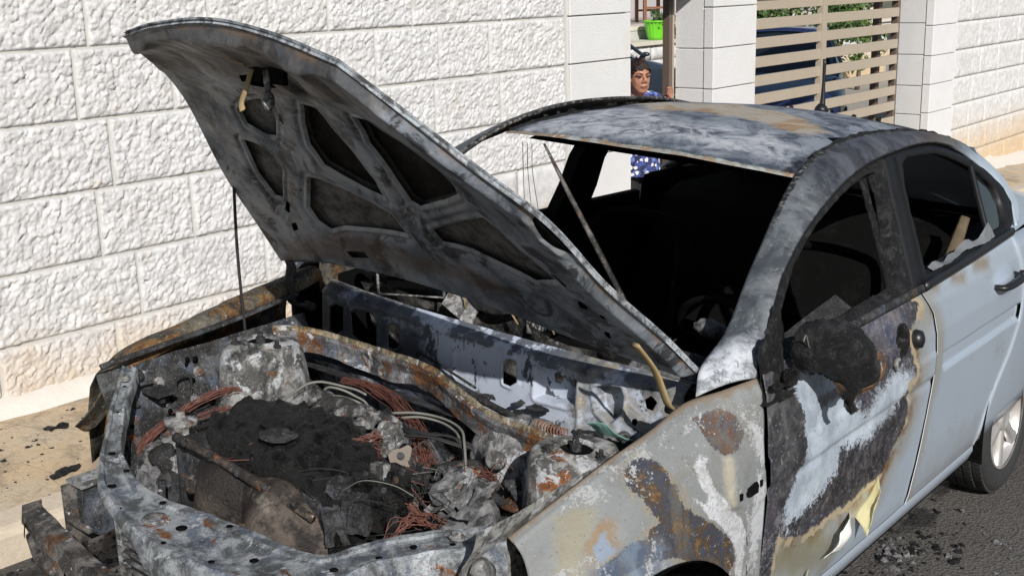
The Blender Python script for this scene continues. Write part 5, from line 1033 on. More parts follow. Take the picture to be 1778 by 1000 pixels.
# floor of the bay: undertray debris so the gaps look into black clutter
cp(melt_top([(-.60, .45), (.2, .45), (.2, -.55), (-.6, -.55)], .46, .1, .03, 9, 30, .02), 'charred_debris', M_SOOT, car)
rs = np.random.RandomState(5)
for k in range(46):
    x, y = rs.uniform(-.52, -.05), rs.uniform(-.50, -.10); z = .50+.10*rs.rand()+.06*(x > -.3)
    m = (M_STEELD, M_MELT, M_MELT, M_BEAM, M_MELT, M_SOOT)[k % 6]; s_ = rs.uniform(.008, .028)
    R = Matrix.Rotation(rs.rand()*3, 3, 'X') @ Matrix.Rotation(rs.rand()*3, 3, 'Z')
    crisp(cp(rbox((x, y, z), (s_*1.5, s_*.9, s_*.14), R, s_*.45, 30, k, 5), 'burnt_fragment', m, car), 40)
for k in range(22):
    x, y = rs.uniform(.17, .30), rs.uniform(-.5, .25); s_ = rs.uniform(.008, .024)
    cp(rbox((x, y, .765+.02*rs.rand()), (s_*1.5, s_, s_*.15), Matrix.Rotation(rs.rand()*3, 3, 'Z'), s_*.45, 30, 100+k, 5), 'burnt_fragment', (M_ASHL, M_STEELD, M_MELT, M_ASHL)[k % 4], car)
# ------------------------------------------------------------------ inside the cabin
# windscreen opening: header rail, dashboard skeleton
hp = spl([(1.13, .50, 1.345), (1.085, .35, 1.35), (1.06, .0, 1.357), (1.085, -.35, 1.35), (1.13, -.50, 1.345)], np.linspace(0, 1, 40))
db = cp(MB().tube([(.62, .70, .90), (.64, .3, .90), (.64, -.2, .90), (.62, -.70, .90)], .028, 10, 30), 'dash_beam', M_STEELD)
U, V = np.meshgrid(np.linspace(0, 1, 50), np.linspace(0, 1, 12), indexing='ij'); P = np.stack([.52+.10*V+.015*np.sin(U*31), .68-1.36*U, .915-.24*V+.02*np.sin(U*17+V*3)], -1)
cp(MB().grid(crumple(P, .02, 9, 5)), 'dash_skeleton', burnt('dash_burnt', (.13, .13, .12), .6, .25, .35, .1, 9, 151.), db)
# air vent box, cross tube and heater core standing above the cowl
vb = cp(MB().grid(np.array([[(.50, .53, .93), (.50, .27, .975)], [(.49, .53, .985), (.49, .27, 1.03)]])), 'vent_box', M_SOOT, db, False)
for a_, b_ in (((.465, .54, .985), (.465, .262, 1.032)), ((.465, .54, .915), (.465, .54, .985)), ((.465, .262, .96), (.465, .262, 1.032)), ((.465, .54, .915), (.465, .262, .96)), ((.465, .54, .985), (.54, .54, .985)), ((.465, .262, 1.032), (.54, .262, 1.03))): cp(MB().tube([a_, b_], .007, 4, 4, flat=.4), 'vent_edge', M_STEELP, vb)
cp(MB().grid(crumple(np.array([[(.46+.03*a, .26-.05*b, .94+.035*a-.03*b) for b in range(3)] for a in range(3)]), .006, 20, 2)), 'vent_flap', M_STEELP, vb, False)
cp(MB().tube([(.50, .62, .99), (.51, .45, 1.02), (.53, .2, 1.01), (.55, -.05, .97)], [.03, .035, .03, .025], 10, 24), 'air_duct', burnt('duct_burnt', (.17, .17, .165), .5, .1, .5, .1, 10, 161.), db)
cp(MB().tube([(.52, .22, .96), (.49, .1, .95), (.50, .0, .975), (.53, -.04, 1.0)], .012, 8, 20), 'hose', M_CHAR, db)
for k in range(26):
    y = -.05-.018*k; cp(MB().tube([(.50, y, .945), (.515, y-.003, .99), (.54, y, .99)], .0028, 4, 6), 'heater_fin', M_STEELD, db)
cp(MB().box((.55, -.02, .97), (.03, .012, .07)).box((.56, .10, .96), (.012, .012, .09)), 'dash_post', M_STEELP, db, False)
for y0, y1 in ((.0, .06), (-.13, -.10), (.2, .19)): cp(MB().tube([(.49, y0, .93), (.47, y1, 1.03)], .003, 5, 4), 'wire_stub', M_SEAL, db)
cp(melt_top([(.42, -.42), (.50, -.42), (.52, -.62), (.42, -.64)], .945, .03, .012, 30, 6, .008, .02), 'ash_heap', M_ASHL, car)
cp(blob((.74, -.50, .975), (.03, .06, .018), .02, 30, 9, 24, 16), 'melted_lump', M_ASHL, car)
# right A pillar foot and the bare door post beyond the bonnet
cp(MB().grid(crumple(np.array([[(.42, .76, .88), (.50, .77, .88), (.62, .78, .88)], [(.42, .755, 1.0), (.50, .765, 1.04), (.62, .77, 1.08)], [(.50, .745, 1.08), (.58, .75, 1.11), (.70, .75, 1.15)]]), .005, 20, 3)), 'door_post', M_FENDR)
# hanging windscreen trim
cp(MB().tube([(1.093, .35, 1.35), (1.02, .20, 1.22), (.94, .04, 1.09), (.84, -.15, .94)], [.005, .011, .012, .010], 4, 30, flat=.3), 'windscreen_trim', M_BEAM)
for a in (0, 1, 2): cp(MB().tube([(1.09, .44-.02*a, 1.345), (1.09, .44-.02*a, 1.25), (1.08, .43-.03*a, 1.12)], .0015, 4, 10), 'hanging_wire', M_WIRE)
# seats: bare frames
for y in (-.38, .38):
    st = cp(MB().tube([(1.55, y-.22, .55), (1.70, y-.20, .92), (1.75, y-.15, 1.0), (1.75, y+.15, 1.0), (1.70, y+.20, .92), (1.55, y+.22, .55)], .018, 8, 60), 'seat_frame', M_SOOT)
    for k in range(0): cp(MB().tube([(1.58+.03*k, y-.2, .62+.06*k), (1.60+.03*k, y, .62+.06*k), (1.58+.03*k, y+.2, .62+.06*k)], .004, 5, 8), 'seat_spring', M_SOOT, st)
    cp(MB().box((1.35, y, .50), (.25, .22, .03)), 'seat_pan', M_SOOT, st, False)
cp(MB().grid(np.array([[(x, y, z) for y in np.linspace(-.62, .62, 6)] for x, z in ((2.0, .55), (2.05, .62), (2.30, .98), (2.42, 1.02), (2.9, 1.02))])), 'rear_bench', M_SOOT)
cp(MB().grid(np.array([[(x, y, z) for y in np.linspace(-.5, .5, 6)] for x, z in ((1.2, 1.34), (1.6, 1.42), (2.2, 1.40), (2.45, 1.33))])), 'headliner', M_SOOT)
# steering wheel and column
th = np.linspace(0, 2*np.pi, 40); ax = Vector((.9, 0, .42)).normalized(); e1 = np.array([0, 1, 0]); e2 = np.cross(np.array(ax), e1); c_ = np.array([1.02, -.40, .84])
sw = cp(MB().tube([c_+.17*(math.cos(t)*e1+math.sin(t)*e2) for t in th], .011, 8), 'steering_wheel', M_SOOT)
cp(MB().tube([c_, c_-np.array(ax)*.35], .022, 8, 4).tube([c_-.16*e1, c_+.16*e1], .009, 6, 4).lathe([(.05, -.015), (.05, .015)], c_, ax, 16), 'steering_hub', M_SOOT, sw)
# inner skin of the driver's door seen through its window, belt pretensioner
P = np.array([[(x, -.755+.01*math.sin(9*x), z) for z in (.99, .95, .80, .5, .33)] for x in np.linspace(.55, 1.42, 16)]); cp(MB().grid(crumple(P, .006, 14, 8)), 'door_inner', burnt('door_inner_burnt', (.05, .05, .05), .6, .1, .3, .1, 9, 171.), fd)
cp(MB().grid(crumple(np.array([[(.68+.17*a, -.66-.05*b, .955+.02*a-.02*b) for b in range(3)] for a in range(4)]), .008, 20, 4)), 'door_inner_sheet', burnt('sheet_burnt', (.05, .05, .052), .5, .05, .2, .1, 9, 173.), fd, False)
cp(MB().tube([(.66, -.70, 1.0), (.68, -.69, 1.09), (.70, -.69, 1.15)], .006, 6, 10), 'door_rod', M_BEAM, fd)
cp(MB().tube(crumple(np.array([(2.02, -.68, .80), (2.08, -.68, .90), (2.25, -.68, 1.10)]), .01, 10, 3), [.02, .028, .018], 6, 14, flat=.4), 'belt_remains', plain('belt_scorched', (.12, .09, .055), .9, 0, .5, 30), car)
# torn sun film hanging on the rear door sill
P = np.array([[(1.63+.60*a, gy(1.04)-.014+.02*b-.006*math.sin(9*a), 1.036+.018*a+b*(.008+.014*a+.030*math.exp(-((a-.97)/.10)**2)-.010*math.exp(-((a-.35)/.08)**2)+.008*math.sin(23*a))) for b in np.linspace(0, 1, 5)] for a in np.linspace(0, 1, 40)])
solid(cp(MB().grid(crumple(P, .005, 18, 7)), 'torn_film', plain('film_grey', (.17, .18, .19), .35, 0, .3, 14), rd, False), .0015)

# ------------------------------------------------------------------ driver's mirror, melted and sagging
MIR = [(0.995, 1.113), (1.046, 1.123), (1.106, 1.113), (1.147, 1.096), (1.18, 1.054), (1.201, 1.008), (1.201, 0.978), (1.176, 0.95), (1.147, 0.938), (1.13, 0.909), (1.142, 0.88), (1.125, 0.877), (1.105, 0.917), (1.082, 0.96), (1.058, 0.975), (1.034, 0.986), (1.007, 0.981), (0.984, 0.993), (0.963, 1.038), (0.974, 1.083)]
def leaf_shell(poly, res, front, back, mat, name, parent, seed, amp=.006, plane=-.30):
    """a closed shell bulging both ways over an outline drawn in the mirror's own plane (s across, z up)"""
    poly = np.array(poly); lo, hi = poly.min(0)-.01, poly.max(0)+.01
    S, Z = np.meshgrid(np.arange(lo[0], hi[0], res), np.arange(lo[1], hi[1], res), indexing='ij'); q = np.stack([S, Z, 0*S], -1)
    d = sdf_poly(np.stack([S, Z], -1)+.004*np.stack([vnoise(q, 40, seed), vnoise(q, 40, seed+1)], -1), poly)
    keep = ((d[:-1, :-1]+d[1:, 1:])/2 > -.002); m = 1-np.exp(-np.maximum(d, 0)/.018); rel = amp*fbm(q, 22, seed, 4, .6)*sstep(0, .02, d)
    mb = MB()
    for off, sg in ((front, -1), (-back, 1)):
        h = off*m+rel*sg*-1; X = (plane+2**.5*S)/2; Y = plane-X
        P = np.stack([X-h*.7071, Y-h*.7071, Z], -1); mb.grid(P if sg < 0 else P[::-1], keep if sg < 0 else keep[::-1])
    return cp(mb, name, mat, parent)
mi = leaf_shell(MIR, .005, .055, .05, M_CHAR, 'mirror', car, 3, .0035); mi['label'] = 'charred door mirror, sagging and half melted'
mi_t = NT('mirror_back_scorched'); c = mi_t.mix(mi_t.rng(mi_t.noise(20, 5, .7), .38, .62), (.03, .025, .02), (.20, .11, .055)); M_MIRB = mi_t.out(c, .4)
leaf_shell([(1.195, 1.04), (1.210, 1.0), (1.208, .972), (1.18, .940), (1.145, .928), (1.115, .945), (1.145, .965), (1.165, .99), (1.175, 1.02)], .004, .046, .03, M_MIRB, 'scorched_rim', mi, 5, .003)
leaf_shell([(1.152, .945), (1.132, .905), (1.105, .912), (1.075, .958), (1.10, .975), (1.14, .96)], .004, .047, .02, M_MIRB, 'drooping_shell', mi, 6, .004)
leaf_shell([(1.13, .909), (1.145, .88), (1.125, .872), (1.108, .895), (1.11, .915)], .003, .012, .008, M_STEELD, 'shell_shred', mi, 7, .003)
cp(blob((.47, -.808, 1.01), (.055, .014, .085), .016, 24, 4, 30, 22), 'mirror_foot', M_CHAR, mi)
cp(blob((.475, -.85, .975), (.06, .014, .018), .02, 26, 8, 26, 20), 'mirror_slag', M_MELT, mi)
th = np.linspace(0, 1, 60); cp(MB().tube(np.stack([.49+.10*th, -.885+0*th, 1.085+.016*np.sin(th*13)-.02*th], -1), .0014, 5), 'mirror_wire', M_PIPE, mi)
cp(melt_top([(.40, -.78), (.47, -.76), (.56, -.77), (.58, -.80), (.48, -.85), (.40, -.83)], .985, .05, .014, 30, 3, .008), 'corner_trim', M_CHAR, mi)
# burnt corner between the A pillar and the window
P = np.array([[(.43+.16*a, -.812+.05*b, .985+.12*b*(.3+a)) for b in np.linspace(0, 1, 8)] for a in np.linspace(0, 1, 10)]); cp(MB().grid(crumple(P, .012, 22, 9)), 'corner_char', M_CHAR)

# ------------------------------------------------------------------ door hardware
def handle(x, z, mat, L, name='door_handle', par=None):
    y = -.862
    o = cp(MB().tube([(x-L/2, y+.02, z-.004), (x-L/2+.012, y-.012, z-.002), (x, y-.022, z+.002), (x+L/2-.012, y-.012, z+.004), (x+L/2, y+.02, z+.006)], [.013, .016, .016, .017, .014], 10, 24, flat=.8), name, mat, par); return o
hn = handle(2.235, .90, M_BLKPLAST, .215, par=rd); cp(MB().lathe([(.006, 0), (.02, .006), (.022, .02), (.012, .03)], (2.345, -.858, .905), (0, -1, 0), 14), 'handle_end', M_BLKPLAST, hn)
o = cp(MB().lathe([(.006, -.01), (.024, -.004), (.03, .012), (.026, .03), (.012, .036)], (1.365, -.835, .882), (.1, -1, .1), 18), 'handle_end', M_BLKPLAST, fd)
cp(blob((1.27, -.838, .885), (.045, .012, .06), .012, 25, 5), 'handle_socket', M_MELT, fd)
cp(MB().lathe([(.020, 0), (.020, .012), (.012, .014), (.008, .008)], (1.20, -.848, .845), (0, -1, 0), 12), 'lock_barrel', M_STEELP, fd)
for x, z in ((.71, .757), (.87, .757), (1.07, .757), (.53, .755), (.43, .753), (1.30, .757)): cp(MB().box((x, -.8455, z), (.005, .003, .006)), 'clip_hole', M_SOOT, fd, False)
sl = np.array([(.286, .747), (.300, .757), (.335, .762), (.343, .75), (.340, .733), (.300, .733), (.288, .738)])
cp(MB().prism([tuple(p) for p in sl], .004, (0, -.8475, 0), (1, 0, 0), (0, 0, 1)), 'indicator_hole', M_SOOT, fen, False)
for x, z in ((.262, .745), (.362, .748)): cp(MB().box((x, -.845, z), (.006, .004, .008)), 'clip_hole', M_SOOT, fen, False)
bevel(cp(MB().box((1.475, -.852, .755), (.055, .004, .024)), 'moulding_end', NT('moulding_scorched').out((.52, .36, .22), .5), fd), .003)
# peeled paint at the foot of the front door
def flap(L, m, seed):
    P = np.array(L, float); u = np.linspace(0, 1, 10)
    G = np.stack([spl(P[:, k], u) for k in range(P.shape[1])], 1); G = np.stack([spl(G[i], u) for i in range(10)], 0); solid(cp(MB().grid(crumple(G, .006, 16, seed)), 'peeled_paint', m, fd), .001)
MY = plain('peeled_primer', (.52, .49, .28), .6, 0, .25, 14); MW = plain('peeled_white', (.66, .66, .64), .6, 0, .15, 14)
flap([[(1.13, -.842, .515), (1.08, -.87, .50), (1.02, -.885, .47)], [(1.05, -.842, .475), (1.02, -.88, .45), (.97, -.89, .425)], [(.97, -.842, .44), (.96, -.87, .42), (.95, -.885, .395)]], MY, 3)
flap([[(.93, -.842, .475), (.86, -.87, .48), (.80, -.87, .46)], [(.90, -.842, .44), (.84, -.88, .435), (.77, -.875, .43)], [(.86, -.842, .42), (.80, -.865, .405), (.73, -.86, .405)]], MW, 5)
flap([[(.66, -.843, .40), (.60, -.856, .395)], [(.64, -.843, .375), (.59, -.858, .37)], [(.62, -.843, .36), (.58, -.85, .352)]], MY, 7)
# aerial
ant = cp(MB().tube([(2.505, 0, 1.395), (2.51, 0, 1.43), (2.515, 0, 1.60)], [.014, .007, .0075], 8, 12).lathe([(.030, 0), (.026, .014), (.012, .03)], (2.50, 0, 1.392), (0, 0, 1), 14), 'aerial', M_BLKPLAST)
# charred seal crumbs along the roof edge
rs = np.random.RandomState(9)
for k in range(26):
    if k < 16: x = rs.uniform(1.35, 2.45); y = .545; z = float(roof_z(np.array(x), np.array(y)))
    else: y = rs.uniform(-.5, .5); x = 2.46; z = float(roof_z(np.array(x), np.array(y)))
    s_ = rs.uniform(.005, .013); cp(blob((x, y, z+.005), (s_*1.6, s_, s_), s_*.7, 60, k, 8, 6), 'seal_crumb', M_CHAR)
# roof ditch seals
for s in (1,): cp(MB().tube(crumple(np.stack([np.linspace(1.15, 2.45, 60), 0*np.linspace(0, 1, 60)+.545, roof_z(np.linspace(1.15, 2.45, 60), np.full(60, .545))-.004], -1), .003, 30, 4), .006, 6), 'roof_seal', M_CHAR)

# ------------------------------------------------------------------ wheels
def wheel(x, y, burnt_out=False):
    s = -1 if y < 0 else 1; c_ = (x, y, .295); w = cp_empty = None
    w = cp(MB().lathe([(.205, -.085), (.215, -.10), (.262, -.105), (.284, -.092), (.295, -.06), (.297, -.02), (.297, .02), (.295, .06), (.284, .092), (.262, .105), (.235, .108), (.205, .098), (.198, .085)], c_, (0, s, 0), 64, caps=False), 'wheel', M_RUBBER if not burnt_out else M_STEELD)
    if burnt_out: return w
    mb = MB()                                                          # tread blocks
    for k in range(72):
        a = k*2*math.pi/72
        for j, wv in enumerate((-.072, -.036, 0, .036, .072)):
            aa = a+(.03 if j % 2 else 0); r = .2965 if abs(wv) < .06 else .291
            R = np.array([[math.cos(aa), 0, -math.sin(aa)], [0, 1, 0], [math.sin(aa), 0, math.cos(aa)]])
            mb.box((x+r*math.sin(-aa), y+wv*1., .295+r*math.cos(aa)), (.0098, .0145, .0055), R)
    cp(mb, 'tread', M_RUBBER, w, False)['kind'] = 'stuff'
    rim = cp(MB().lathe([(.15, -.05), (.172, -.04), (.180, .06), (.190, .082), (.196, .088), (.200, .094), (.197, .099), (.190, .098)], c_, (0, s, 0), 64, caps=False), 'rim', M_ALLOY, w)
    for k in range(6):
        a = k*math.pi/3+.35; ca, sa = math.cos(a), math.sin(a); P = []
        for r, hw, yy in ((.030, .026, .082), (.07, .024, .086), (.12, .023, .088), (.165, .026, .089), (.186, .034, .090)):
            row = []
            for q, dy in ((-1, -.022), (-.85, -.002), (-.4, .004), (.4, .004), (.85, -.002), (1, -.022)): row.append((x+r*ca-q*hw*sa, y+s*(yy+dy), .295+r*sa+q*hw*ca))
            P.append(row)
        cp(MB().grid(np.array(P) if s < 0 else np.array(P)[::-1]), 'spoke', M_ALLOY, w)
    cp(MB().lathe([(.055, .060), (.052, .084), (.034, .094), (.030, .090), (.01, .089)], c_, (0, s, 0), 30), 'centre_cap', M_ALLOY, w)
    cp(MB().lathe([(.145, -.02), (.145, .035), (.10, .04), (.05, .05)], c_, (0, s, 0), 40), 'brake_drum', M_DRUM, w)
    return w
wh_ = wheel(2.49, -.725); wheel(2.49, .725, True); wheel(-.06, -.70, True); wheel(-.06, .70, True)
# wheel house behind the rear wheel
U, V = np.meshgrid(np.linspace(-.2, math.pi+.2, 24), np.linspace(0, 1, 4), indexing='ij'); P = np.stack([2.46+.345*np.cos(U), -.845+.30*V, .30+.35*np.sin(U)], -1); cp(MB().grid(P), 'wheel_house', M_SOOT)
# inner arch of the near front wheel
U, V = np.meshgrid(np.linspace(0, math.pi, 24), np.linspace(0, 1, 4), indexing='ij'); P = np.stack([ARCH[0]+.358*np.cos(U), -.835+.22*V, ARCH[1]+.358*np.sin(U)], -1); cp(MB().grid(P), 'wheel_house', M_SOOT)
# ------------------------------------------------------------------ behind the gate
M_YARD = plain('yard_paving', (.36, .33, .29), .9, 0, .25, 6, .2)
yd = MB().grid(np.array([[(x, y, z) for x in (3.4, 9, 16, 30)] for y, z in ((2.66, -.02), (3.0, -.10), (6, -.10), (16, -.10))])).build('yard', M_YARD); yd.rotation_euler.z = WY; tag(yd, kind='structure')
n = NT('gate_metal'); M_GATE = n.out(n.mix(n.noise(6, 5, .7), (.40, .345, .27), (.47, .41, .33)), .45, .1)
M_GATEB = plain('gate_post_brown', (.13, .095, .075), .5, .1, .2, 10)
gt = empty('slatted_gate', (6.09, 2.6, 0), 0); gt.location = (6.09*math.cos(WY)-2.6*math.sin(WY), 6.09*math.sin(WY)+2.6*math.cos(WY), 0); gt.rotation_euler.z = WY
tag(gt, 'beige metal driveway gate of wide horizontal slats between two stone pillars', 'gate')
def gl(mb, name, mat): return mb.build(name, mat, gt, False)
for k in range(13):
    zt = 1.805-.1475*k+.0
    for x0, x1 in ((.03, 1.56), (1.645, 3.20)): bevel(gl(MB().box(((x0+x1)/2, .0, zt-.042), ((x1-x0)/2, .018, .042)), 'slat', M_GATE), .003, 1)
gl(MB().box((1.60, -.004, .93), (.044, .026, 1.0)), 'post', M_GATE); gl(MB().box((.0, .0, .93), (.028, .024, 1.0)), 'post', M_GATE)
gl(MB().box((3.235, .03, .93), (.033, .03, 1.0)), 'post', M_GATEB); gl(MB().box((2.95, .09, .93), (.035, .03, 1.0)), 'rear_post', M_GATEB)
dp = empty('gate_post', (0, 0, 0), WY); tag(dp, 'dark brown metal doorway post the woman holds on to', 'gate post')
MB().box((5.425, 2.695, .9), (.022, .028, 1.05)).build('post', M_GATEB, dp, False); MB().box((5.4625, 2.705, .9), (.014, .034, 1.05)).build('stop_strip', M_GATE, dp, False)
lt = empty('gate_lintel', (0, 0, 0), WY); tag(lt, 'stone lintel spanning the gateway above the pillars', 'lintel')
ashlar('stone', lt, 4.2, 10.1, 2.33, 2.72, [2.352, 2.70], M_TOOLED); ashlar('soffit_stone', lt, 4.45, 5.455, 2.335, 2.72, [1.965, 2.34], M_TOOLED); ashlar('soffit_stone', lt, 6.09, 9.54, 2.335, 2.72, [1.965, 2.34], M_TOOLED)

# terrace behind: low stone wall with a ledge, house wall
tw = empty('terrace_wall', (0, 0, 0), WY); tag(tw, 'low stone terrace wall with pale ledge behind the parked dark car', 'wall')
x = 9.0; k = 0
while x < 22:
    for z0, z1 in ((-.1, .22), (.22, .54), (.54, .78), (.78, 1.0)): hewn(x+(.3 if z0 in (.22, .78) else 0), x+.6+(.3 if z0 in (.22, .78) else 0), z0, z1, 8.2, 900+k+int(z0*10), .05, .02).build('stone', M_STONE, tw)
    x += .6; k += 1
MB().box((15.5, 8.42, .4), (6.8, .19, .60)).build('mortar', M_MORTAR, tw, False)
x = 8.6
while x < 22: bevel(MB().box((x+.6, 8.40, 1.035), (.597, .26, .03)).build('ledge_slab', plain('ledge_stone', (.62, .57, .48), .9, 0, .15, 8) if x < 9 else bpy.data.materials['ledge_stone'], tw, False), .006, 1); x += 1.2
x = 8.6
while x < 22: bevel(MB().box((x+.6, 8.95, 1.235), (.597, .26, .035)).build('step_slab', bpy.data.materials['ledge_stone'], tw, False), .006, 1); x += 1.2
MB().box((15.5, 8.94, .65), (6.8, .25, .545)).build('step_core', M_MORTAR, tw, False)
hw = empty('house_wall', (0, 0, 0), WY); tag(hw, 'plain grey rendered house wall above the terrace', 'wall')
MB().box((17, 11.6, 2.0), (9, .2, 2.2)).build('render', plain('grey_render', (.42, .40, .41), .95, 0, .06, 3), hw, False)
MB().box((17, 11.38, .2), (9, .02, .4)).build('plinth', plain('render_plinth', (.36, .35, .34), .95, 0, .08, 3), hw, False)
tf_ = MB().box((15.5, 10.3, .75), (7, 1.08, .5)).build('terrace', M_YARD, None, False); tf_.rotation_euler.z = WY; tag(tf_, kind='structure')
def env(x, y, z): return (x*math.cos(WY)-y*math.sin(WY), x*math.sin(WY)+y*math.cos(WY), z)
# green pot with a plant
PX, PY, PZ = 13.86, 8.36, 1.065
pot = empty('flower_pot', env(PX, PY, PZ)); pot.scale = (.86, .86, .86); tag(pot, 'bright green fluted plastic flower pot on the terrace ledge', 'flower pot')
th = np.linspace(0, 2*np.pi, 72, endpoint=False); G = []
for r, z, f in ((.10, 0, 0), (.13, .002, .3), (.15, .06, 1), (.175, .16, 1), (.20, .26, 1), (.215, .285, 0), (.235, .29, 0), (.237, .31, 0), (.222, .312, 0), (.205, .27, 0)):
    G.append(np.stack([(r+f*.007*np.cos(th*18))*np.cos(th), (r+f*.007*np.cos(th*18))*np.sin(th), z*1.1+0*th], -1))
mb = MB().grid(np.array(G), close_v=True); mb.f.append(tuple(range(72))); mb.build('shell', plain('green_plastic', (.16, .62, .03), .35, 0, .06, 5), pot)
MB().lathe([(.205, .29), (.01, .295)], (0, 0, 0), (0, 0, 1), 24).build('soil', plain('potting_soil', (.05, .035, .025), .95), pot)
def leafmat(name, a, b):
    n = NT(name); oi = n.noise(9, 3, .6); m = n.out(n.mix(n.rng(oi, .35, .65), a, b), .55, 0, Subsurface_Weight=.0); return m
M_LEAF = leafmat('leaf_green', (.035, .075, .018), (.09, .15, .04)); M_LEAF2 = leafmat('leaf_light', (.06, .12, .02), (.15, .21, .05)); M_LEAFR = leafmat('leaf_red', (.14, .04, .04), (.22, .10, .08))
def foliage(parent, name, mat, c, r, n_, size, seed, clumps=9):
    rs = np.random.RandomState(seed); mb = MB(); cc = [np.array(c)+rs.uniform(-1, 1, 3)*np.array(r)*.75 for _ in range(clumps)]; cs = [rs.uniform(.3, .6) for _ in range(clumps)]; V = []; F = []
    for i in range(n_):
        k = rs.randint(clumps); d = rs.randn(3); d /= np.linalg.norm(d); p = cc[k]+d*np.array(r)*cs[k]*rs.rand()**.5
        a = rs.randn(3); a /= np.linalg.norm(a); b = np.cross(a, rs.randn(3)); b /= np.linalg.norm(b); s = size*rs.uniform(.6, 1.4); m_ = np.cross(a, b)*s*.2; j = len(V)
        V += [p-a*s, p+b*s*.42+m_, p+a*s, p-b*s*.42+m_]; F.append((j, j+1, j+2, j+3))
    return mb.add(np.array(V), F).build(name, mat, parent, False)
ppl = empty('pot_plant', env(PX, PY, PZ+.26)); tag(ppl, 'leafy dark green plant spilling over the green pot', 'plant')
foliage(ppl, 'leaves', M_LEAF, (.10, -.02, .06), (.22, .18, .14), 420, .035, 3); foliage(ppl, 'trailing_leaves', M_LEAF, (.30, -.05, -.10), (.10, .12, .22), 320, .03, 4)
for k in range(7): MB().tube([(0, 0, -.02), (.05*math.cos(k), .04*math.sin(k), .08), (.14*math.cos(k)+.06, .1*math.sin(k), .12)], .005, 5, 8).build('stem', M_LEAF, ppl)
# wooden chair on the terrace
ch = empty('wooden_chair', env(15.83, 9.75, 1.25), 2.5); tag(ch, 'brown wooden chair standing on the terrace above the green pot', 'chair')
M_WOOD = plain('brown_wood', (.20, .085, .035), .5, 0, .3, 14)
for sx, sy, h in ((-.2, -.2, .95), (.2, -.2, .95), (-.2, .2, .45), (.2, .2, .45)): bevel(MB().box((sx, sy, h/2), (.028, .028, h/2)).build('leg', M_WOOD, ch, False), .004, 1)
bevel(MB().box((0, 0, .46), (.24, .24, .022)).build('seat', M_WOOD, ch, False), .005, 1)
for z in (.62, .76, .90): bevel(MB().box((0, -.2, z), (.17, .014, .035)).build('back_slat', M_WOOD, ch, False), .004, 1)
for z, sy in ((.2, -.2), (.25, .2)): MB().box((0, sy, z), (.17, .012, .018)).build('stretcher', M_WOOD, ch, False)

